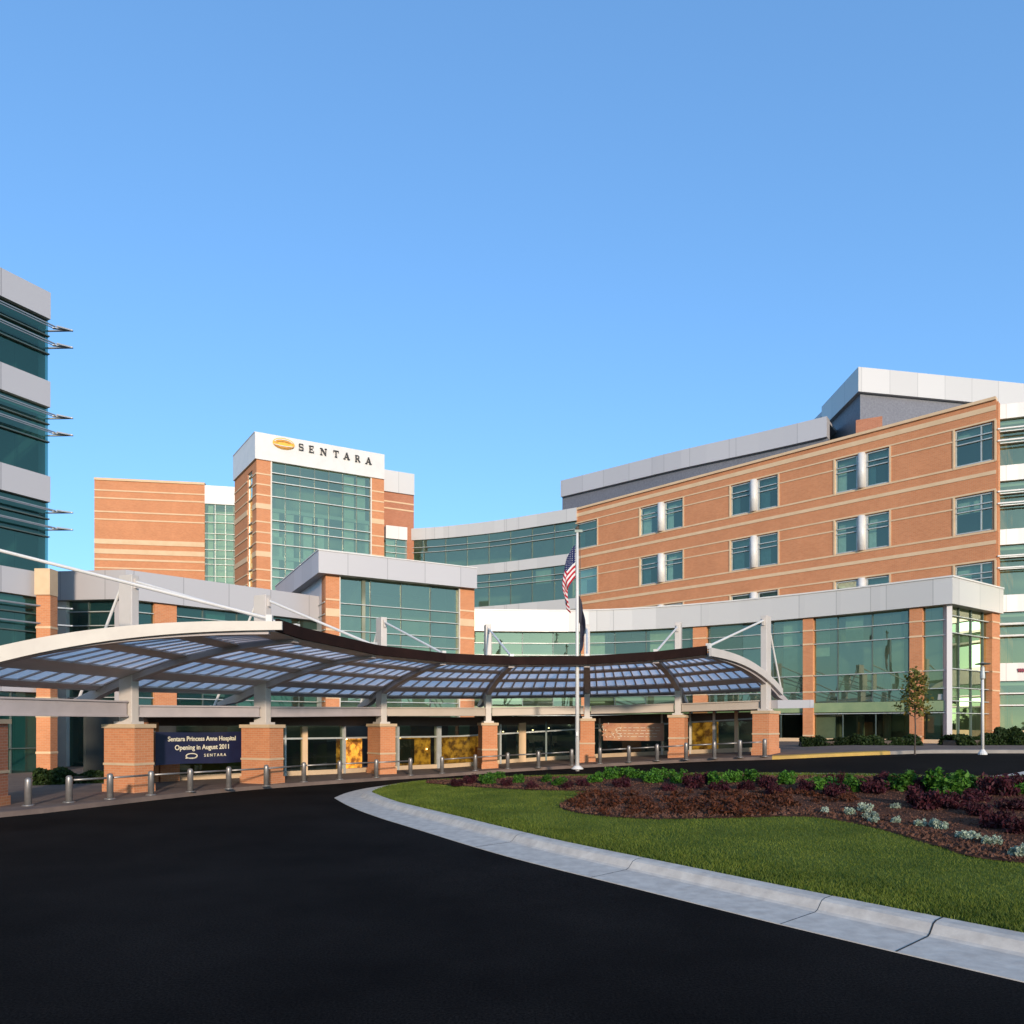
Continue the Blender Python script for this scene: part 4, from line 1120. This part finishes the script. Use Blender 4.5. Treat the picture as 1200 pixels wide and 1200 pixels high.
text_mesh('Opening in August 2011', .235, 'banner_text', M['text'], bn, (cxy.x, cxy.y, 1.36), bd, scx=.88)
text_mesh('S E N T A R A', .14, 'banner_text', M['text'], bn, (cxy.x+bd.normalized().x*.45, cxy.y+bd.normalized().y*.45, 1.10), bd)
mb = MB()
lc2 = cxy-bd.normalized()*.42
for k, (rx, rz) in enumerate(((.20,.085),)):
    for dd in range(20):
        a0, a1 = 2*math.pi*dd/20, 2*math.pi*(dd+1)/20
        q = lambda a: (lc2.x+bd.normalized().x*rx*math.cos(a), lc2.y+bd.normalized().y*rx*math.cos(a), 1.14+rz*math.sin(a))
        mb.bar(q(a0), q(a1), .02, .035)
mb.bar((lc2.x-bd.normalized().x*.22, lc2.y-bd.normalized().y*.22, 1.07), (lc2.x+bd.normalized().x*.16, lc2.y+bd.normalized().y*.16, 1.07), .02, .03)
mb.build('banner_emblem', M['text'], bn)
# ropes
mb = MB()
for (bx, q) in ((b0, -1), (b1, 1)):
    for z in (bz0, bz1): mb.tube([(bx[0], bx[1], z), (bx[0]+bd.normalized().x*q*.3, bx[1]+bd.normalized().y*q*.3, z+.1)], .01, 5)
mb.build('rope', M['frame'], bn)
# peach banner
d0, d1 = ray(707, 35.6), ray(778, 34.6)
b2 = empty('banner', ((d0[0]+d1[0])/2, (d0[1]+d1[1])/2, 1.4), 'peach coloured banner with floral pattern hung behind the pier right of flagpole', 'banner')
zz1, zz0 = zat(847.5, 35), zat(868, 35)
MB().ribbon([d0, d1], zz0, zz1, .02, 0).build('banner_cloth', M['peach'], b2)
dd_ = Vector((d1[0]-d0[0], d1[1]-d0[1])); L = dd_.length; dd_.normalize(); nn = Vector((dd_.y, -dd_.x))
mb = MB(); mr_ = MB()
for k in range(60):
    s = random.random()**2*.9; z = random.uniform(zz0+.05, zz1-.05)
    c = Vector((d0[0]+dd_.x*s, d0[1]+dd_.y*s))+nn*.03; a = random.uniform(0, 3.1)
    tgt = mr_ if random.random() < .6 else mb
    tgt.bar((c.x, c.y, z), (c.x+dd_.x*.09*math.cos(a), c.y+dd_.y*.09*math.cos(a), z+.09*math.sin(a)), .01, .03)
for z in (zz1-.22, zz1-.36, zz1-.5, zz1-.64):
    s = .7
    while s < L-.3:
        w_ = random.uniform(.08, .3); c0_ = (d0[0]+dd_.x*s+nn.x*.035, d0[1]+dd_.y*s+nn.y*.035); c1_ = (c0_[0]+dd_.x*w_, c0_[1]+dd_.y*w_)
        mb.bar((*c0_, z), (*c1_, z), .01, .022); s += w_+.08
mb.build('pale_pattern', M['text'], b2); mr_.build('red_pattern', M['dbrick'], b2)

# ================================================================ BOLLARDS AND RAILS
bpx = [(33,948),(81,944),(129,940),(177,935),(223,931),(268,927.5),(312,924),(356,919),(398,916),(441,913.5),(481,911),(518,908.5),(557,905.5),(595,903),(631,901.5),(670,899),(703,897),(737,895.5),(770,893.8),(804,892.4),(837,891),(867,890),(896,889)]
ordn = ['first','second','third','fourth','fifth','sixth','seventh','eighth','ninth','tenth','eleventh','twelfth','thirteenth','fourteenth','fifteenth','sixteenth','seventeenth','eighteenth','nineteenth','twentieth','twenty-first','twenty-second','twenty-third','twenty-fourth','twenty-fifth','twenty-sixth','twenty-seventh','twenty-eighth','twenty-ninth','thirtieth']
near_what = {0:'by the leftmost brick pier',1:'in front of the dark door',2:'left of the second pier',3:'right of the second pier',4:'under the navy banner',5:'under the banner end',6:'in front of the third pier'}
proto = None; bpos = []
for i, (px, py) in enumerate(bpx):
    x, y = unp(px, py, .05); z = g(x, y)+.13; bpos.append((x, y, z))
    lab = 'steel bollard %s from the left, %s' % (ordn[i], near_what.get(i, 'before the glazed vestibule' if i < 13 else 'beyond the island shrubs'))
    if proto is None:
        proto = empty('bollard', (x, y, z), lab, 'bollard', 'steel bollards along the drop-off kerb')
        pr = MB().lathe([(.085,0),(.085,.62),(.080,.68),(.06,.715),(.02,.73)], 16).build('post', M['steel'], None, smooth=True); pr.parent = proto
        pr = MB().lathe([(.15,0),(.15,.02),(.12,.035)], 16).build('base_collar', M['steel'], None, smooth=True); pr.parent = proto
    else:
        c = copy_tree(proto); c.location = (x, y, z); c['label'] = lab
for i in range(len(bpos)-1):
    if i in (0, 10, 15): continue
    a, b_ = Vector(bpos[i]), Vector(bpos[i+1]); t_ = (b_-a).normalized()
    o = MB().tube([a+t_*.11+Vector((0,0,.60)), b_-t_*.11+Vector((0,0,.60))], .03, 8).build('guard_rail', M['steel'], smooth=True)
    tag(o, 'horizontal steel rail joining the %s and %s bollards from the left' % (ordn[i], ordn[i+1]), 'rail', 'steel rails between the bollards')

# ================================================================ FLAGPOLE, FLAGS
fx, fy = ray(676.5, 28.4); fzg = g(fx, fy)+.22
FP = empty('flagpole', (fx, fy, fzg), 'tall white flagpole with gold ball standing in the planting bed', 'flagpole')
ftop = zat(622, fy)
MB().tube([(fx, fy, fzg-.1), (fx, fy, (fzg+ftop)/2), (fx, fy, ftop)], [.085,.07,.05], 14).build('pole', M['white'], FP, smooth=True)
MB().lathe([(.24,0),(.24,.03),(.13,.12),(.11,.14)], 18, (fx, fy, fzg-.03)).build('base_collar', M['white'], FP, smooth=True)
MB().lathe([(.02,0),(.06,.03),(.08,.09),(.06,.15),(.02,.18)], 14, (fx, fy, ftop)).build('finial', M['bark'], FP, smooth=True)
MB().tube([(fx+.10, fy-.05, fzg+1.1), (fx+.11, fy-.05, ftop-1.2), (fx+.09, fy-.03, ftop-.05)], .014, 5).build('halyard', M['black'], FP)
MB().box((fx+.05, fy-.02, ftop-.02), .3, .08, .1).build('truck', M['dframe'], FP)
MB().box((fx-.02, fy-.12, fzg+1.35), .08, .08, .16).build('cleat', M['white'], FP)
def flag(name, x0, ztop, Hh, Lf, maxw, mat, lab, sgn=-1, droop=.75, seed=0):
    nu, nv = 44, 22; vs2 = []; uv = []
    for j in range(nv+1):
        for i in range(nu+1):
            u, v = i/nu, j/nv
            fold = math.sin(u*15+seed+v*1.2)*.10*min(1, u*3)+math.sin(u*31+seed*2+v*2.5)*.03*u
            wx_ = maxw*(math.sin((u*.84+.0001)*math.pi)**.8)*(.55+.45*math.sin(math.pi*(.15+.7*v)))
            x = x0+sgn*(wx_+.04*math.sin(u*20+v*3+seed)*u)
            z = ztop-v*Hh*(1-.15*u)-u*Lf*droop*(.9+.1*v)
            vs2.append((x, fy+.02+fold, z)); uv.append((u, v))
    fs = [(j*(nu+1)+i, j*(nu+1)+i+1, (j+1)*(nu+1)+i+1, (j+1)*(nu+1)+i) for j in range(nv) for i in range(nu)]
    me = bpy.data.meshes.new(name); me.from_pydata(vs2, [], fs); ul = me.uv_layers.new(name='UVMap')
    for lp in me.loops: ul.data[lp.index].uv = uv[lp.vertex_index]
    for p in me.polygons: p.use_smooth = True
    me.materials.append(mat); o = bpy.data.objects.new(name, me); COL.objects.link(o)
    md = o.modifiers.new('s', 'SOLIDIFY'); md.thickness = .006
    tag(o, lab, 'flag'); return o
flag('flag', fx-.07, zat(638, fy), 1.3, 2.0, .50, M['flag'], 'limp red and white striped flag with starred blue corner, upper on the pole', -1, .80, 0)
flag('flag', fx-.06, zat(690, fy), 1.1, 2.1, .36, M['navyflag'], 'limp dark navy flag hanging below the striped flag on the pole', 1, .82, 1.5)

# lamp post
x, y = unp(1151.5, 884, .14)
LP = empty('street_lamp', (x, y, g(x, y)+.13), 'white slender lamp post with flat head before the corner glazing', 'street lamp')
zt_ = zat(776, y); zb_ = g(x, y)+.13
MB().tube([(x, y, zb_), (x, y, zt_)], [.05,.04], 12).build('pole', M['white'], LP, smooth=True)
MB().lathe([(.14,0),(.14,.05),(.09,.12),(.06,.18)], 14, (x, y, zb_)).build('base', M['white'], LP)
MB().lathe([(.04,0),(.075,.05),(.075,.16),(.06,.30),(.06,.42),(.04,.46)], 14, (x, y, zt_-.6)).build('lantern', M['frame'], LP)
MB().lathe([(.22,0),(.24,.03),(.05,.07)], 18, (x, y, zt_-.08)).build('lamp_head', M['dframe'], LP)

# ================================================================ PLANTS
def leaf_cloud(n_, rx, ry, rz, size, cz, seed, elong=1.6, shell_=.35, clumps=9, upright=0):
    r_ = np.random.default_rng(seed); cl = r_.normal(0, 1, (clumps, 3)); cl /= np.linalg.norm(cl, axis=1)[:, None]
    cl[:, 2] = np.abs(cl[:, 2])*.9; cl *= r_.uniform(.35, .85, (clumps, 1)); cl = np.vstack([cl, [[0,0,.2]]])
    k = r_.integers(0, len(cl), n_); d = r_.normal(0, 1, (n_, 3)); d /= np.linalg.norm(d, axis=1)[:, None]
    rad = r_.uniform(.25, 1, (n_, 1))**.5*r_.uniform(.28, .5, (len(cl),))[k][:, None]
    p = cl[k]+d*rad; p = p*np.array([rx, ry, rz]); p[:, 2] = np.abs(p[:, 2]+cz*0)+.02
    a = r_.normal(0, 1, (n_, 3)); a[:, 2] += upright; a /= np.linalg.norm(a, axis=1)[:, None]
    b_ = np.cross(a, r_.normal(0, 1, (n_, 3))); b_ /= np.linalg.norm(b_, axis=1)[:, None]
    s = size*r_.uniform(.6, 1.3, (n_, 1)); V_ = np.empty((n_, 4, 3))
    V_[:,0] = p-a*s*elong; V_[:,1] = p-b_*s; V_[:,2] = p+a*s*elong; V_[:,3] = p+b_*s
    V_[:, :, 2] = np.maximum(V_[:, :, 2], 0); return V_.reshape(-1, 3)
def plant_proto(kind, seed):
    if kind == 'green': return leaf_cloud(1100, .42, .42, .50, .028, .2, seed)
    if kind == 'burgundy': return leaf_cloud(1300, .46, .46, .52, .024, .2, seed, 2.4, upright=.8)
    if kind == 'silver': return leaf_cloud(420, .13, .13, .16, .014, .1, seed, 1.6)
    if kind == 'rust': return leaf_cloud(260, .26, .26, .16, .022, .1, seed, 2.2)
protos = {}
for kind, mt in (('green','green_leaves'),('burgundy','burgundy_leaves'),('silver','silver_leaves'),('rust','rust_leaves')):
    protos[kind] = []
    for s in range(3):
        me_o = fast_mesh('foliage', plant_proto(kind, 11+s), 4, M[mt]); protos[kind].append(me_o.data); bpy.data.objects.remove(me_o)
stem_me = MB()
for k in range(5):
    a = k*1.26; stem_me.tube([(0,0,-.05), (math.cos(a)*.12, math.sin(a)*.12, .22)], .012, 5)
so_ = stem_me.build('stem', M['bark']); stem_data = so_.data; bpy.data.objects.remove(so_)
def plant(kind, name, x, y, sc, lab, grp, cat):
    o = empty(name, (x, y, bed_z(x, y)-.03), lab, cat, grp); o.rotation_euler = (0, 0, random.uniform(0, 6.28)); o.scale = (sc*random.uniform(.9,1.15), sc*random.uniform(.9,1.1), sc*random.uniform(.85,1.1))
    f_ = bpy.data.objects.new('foliage', random.choice(protos[kind])); COL.objects.link(f_); f_.parent = o
    s_ = bpy.data.objects.new('stem', stem_data); COL.objects.link(s_); s_.parent = o
    if kind in ('silver', 'rust'): s_.scale = (.4,.4,.4)
    return o
greens = [(572,918,.8),(580,912,.8),(606,917,.65),(640,916,.6),(655,920,.7),(700,916,.8),(718,912,.9),(740,911,.9),(765,916,1),(776,912,.9),(793,917,.95),(845,919,.9),(863,916,.85),(884,916,.9),(920,918,.85),(962,924,.9),(1004,927,.9),(1056,925,1.15),(1112,930,1.35),(1122,926,1.1),(1186,929,.9)]
burg = [(a, b, c*.78) for a, b, c in [(535,920,.7),(550,918,.85),(592,921,.7),(625,923,.6),(684,921,.7),(667,923,.6),(730,922,.9),(752,925,.85),(785,926,.7),(813,922,1.1),(826,918,.9),(845,927,.9),(873,925,.7),(900,922,.9),(925,928,1.0),(905,931,.7),(942,926,.8),(978,920,.9),(980,932,.9),(1026,928,1.15),(1040,919,1.0),(1080,926,1.1),(1060,940,1.0),(1085,946,1.15),(1100,951,1.1),(1120,946,1.05),(1138,938,.9),(1155,926,1.2),(1148,955,.8),(1175,932,1.3),(1165,968,.95),(1196,925,1.2),(1190,948,.9),(1199,975,.9)] if (a, b) not in ((1060,940),(1100,951),(1155,926),(752,925),(925,928))]
silv = [(965,951,.8),(998,954,1),(1015,950,1.4),(1020,958,1.1),(1023,962,.9),(1049,947,1),(1049,963,.85),(1077,967,1.0),(1097,970,1.25),(1104,971,1.1),(1132,981,1.2),(1137,982,1.1),(1158,988,1.0),(1166,988,1.0),(1195,1002,1.35)]
for kind, nm, lst, base_, grp, cat in (('green','green_shrub',greens,'rounded bright green shrub','green shrubs in the mulch bed','shrub'),
        ('burgundy','burgundy_shrub',burg,'dark burgundy shrub','burgundy shrubs in the mulch bed','shrub'),
        ('silver','silver_plant',silv,'small silvery white leaved plant','silvery plants along the bed edge','plant')):
    lst = sorted(lst)
    def nth(k):
        t_ = ['thirtieth','thirty-first','thirty-second','thirty-third','thirty-fourth','thirty-fifth','thirty-sixth']
        return ordn[k] if k < 29 else t_[k-29]
    for k, (px, py, sc) in enumerate(lst):
        x, y = unp(px, py, .24)
        where = 'left of the flagpole' if px < 676 else 'right of the flagpole' if px < 905 else 'below the corner glazing' if px < 1120 else 'by the right edge'
        plant(kind, nm, x, y, sc, '%s %s, %s of its kind from left' % (base_, where, nth(k)), grp, cat)
# dry low groundcover
vv = []
rr = np.random.default_rng(3)
cnt = 0
while cnt < 150:
    px, py = rr.uniform(670, 1010), rr.uniform(928, 955)
    if px > 930 and py > 940: continue
    x, y = unp(px, py, .24); 
    if not inside(bed_poly, x, y): continue
    V_ = leaf_cloud(90, .22, .22, .14, .020, .1, cnt, 2.2)*rr.uniform(.6, 1.2); V_ += np.array([x, y, bed_z(x, y)-.02]); vv.append(V_); cnt += 1
o = fast_mesh('groundcover', np.vstack(vv), 4, M['rust_leaves']); tag(o, 'low rusty brown creeping groundcover on the mulch right of the flagpole', 'groundcover', kind='stuff')
# hedges by the buildings
def hedge(a, b_, w_, h_, mat, lab, n_=5200, zoff=.1):
    L = math.dist(a, b_); o = empty('hedge', ((a[0]+b_[0])/2, (a[1]+b_[1])/2, g(*a)+zoff), lab, 'hedge')
    r_ = np.random.default_rng(int(L*100)); t_ = r_.random(n_); ang = r_.uniform(0, np.pi, n_); rad = np.sqrt(r_.uniform(.4, 1, n_))*(1+.22*np.sin(t_*L*3.1)+.15*np.sin(t_*L*7.7+1))
    dx, dy = (b_[0]-a[0])/L, (b_[1]-a[1])/L; nx, ny = dy, -dx; cc = np.cos(ang)*rad*w_/2; zz_ = np.sin(ang)*rad*h_
    X = a[0]+dx*L*t_+nx*cc; Y = a[1]+dy*L*t_+ny*cc; Z = g_np(X, Y)+zoff+zz_
    p = np.stack([X, Y, Z], 1); A_ = r_.normal(0, 1, (n_, 3)); A_ /= np.linalg.norm(A_, axis=1)[:, None]; B_ = np.cross(A_, r_.normal(0, 1, (n_, 3))); B_ /= np.linalg.norm(B_, axis=1)[:, None]
    s = .045*r_.uniform(.6, 1.4, (n_, 1)); V_ = np.empty((n_, 4, 3)); V_[:,0] = p-A_*s*1.4; V_[:,1] = p-B_*s; V_[:,2] = p+A_*s*1.4; V_[:,3] = p+B_*s
    fast_mesh('foliage', V_.reshape(-1, 3), 4, mat, parent=o)
    MB().bar((a[0], a[1], g(*a)+zoff+h_*.3), (b_[0], b_[1], g(*b_)+zoff+h_*.3), w_*.6, h_*.6).build('branch_core', M['bark'], o)
hedge(ray(938, 35.8), ray(1003, 35.2), 1.0, .42, M['dark_leaves'], 'dark clipped hedge in front of the lobby glazing left of the young tree')
hedge(ray(1003, 35.0), ray(1076, 34.6), 1.0, .42, M['dark_leaves'], 'dark hedge at the foot of the young tree')
hedge(ray(1112, 34.5), ray(1168, 35.5), 1.1, .45, M['dark_leaves'], 'dark hedge behind the lamp post under the corner glazing')
hedge(ray(1166, 35.6), ray(1235, 34.5), 1.4, .75, M['dark_leaves'], 'taller dark hedge at the right picture edge')
hedge(ray(40, 25.4), ray(122, 26.4), .9, .48, M['dark_leaves'], 'dark low hedge behind the bollards left of the second pier')
# young tree
def tree(x, y, z0, h, cr, lab, mat, n_=2600, trunk=.05, seed=1, name='young_tree', crown0=.38, size=.05, cat='tree', group=None):
    T = empty(name, (x, y, z0), lab, cat, group); r_ = np.random.default_rng(seed); mb = MB()
    mb.tube([(x, y, z0-.05), (x+.03*h/4, y, z0+h*.3), (x-.02*h/4, y+.02, z0+h*.65), (x+.02, y, z0+h*.93)], [trunk, trunk*.75, trunk*.5, trunk*.15], 8)
    tips = []
    for k in range(16):
        zz_ = z0+h*(crown0+.5*(k/16)); a = k*2.4; L = cr*(1.0-.55*(k/16))*r_.uniform(.7, 1.1)
        e_ = (x+math.cos(a)*L, y+math.sin(a)*L, zz_+L*.75); mb.tube([(x, y, zz_), ((x+e_[0])/2, (y+e_[1])/2, (zz_+e_[2])/2-.03), e_], [trunk*.4, trunk*.25, trunk*.1], 5)
        tips += [e_, ((x+e_[0])/2, (y+e_[1])/2, (zz_+e_[2])/2)]
    tips.append((x, y, z0+h*.93)); mb.build('trunk', M['bark'], T)
    tp = np.array(tips); k = r_.integers(0, len(tp), n_); p = tp[k]+r_.normal(0, cr*.17, (n_, 3))
    A_ = r_.normal(0, 1, (n_, 3)); A_ /= np.linalg.norm(A_, axis=1)[:, None]; B_ = np.cross(A_, r_.normal(0, 1, (n_, 3))); B_ /= np.linalg.norm(B_, axis=1)[:, None]
    s = size*r_.uniform(.6, 1.4, (n_, 1)); V_ = np.empty((n_, 4, 3)); V_[:,0] = p-A_*s*1.4; V_[:,1] = p-B_*s; V_[:,2] = p+A_*s*1.4; V_[:,3] = p+B_*s
    fast_mesh('crown', V_.reshape(-1, 3), 4, mat, parent=T); return T
x, y = unp(1072, 882, .13)
tree(x, y, g(x, y)+.1, zat(783, y)-g(x, y), .55, 'young golden green tree before the brick pilaster of the corner lobby', M['autumn_leaves'], n_=1000, size=.040, trunk=.035)

# woods behind the camera, mirrored in the building glass
rr = np.random.default_rng(5); vv = []
for k in range(70):
    cx_ = rr.uniform(-120, 120); cy_ = rr.uniform(-125, -85); hh = rr.uniform(6, 12)
    V_ = leaf_cloud(420, rr.uniform(4, 7), rr.uniform(4, 7), hh, .5, .3, 500+k, 1.2)+np.array([cx_, cy_, -.2]); vv.append(V_)
o = fast_mesh('far_wood', np.vstack(vv), 4, M['dark_leaves']); tag(o, 'belt of dark trees across the road mirrored in the glazing', 'wood', kind='stuff')
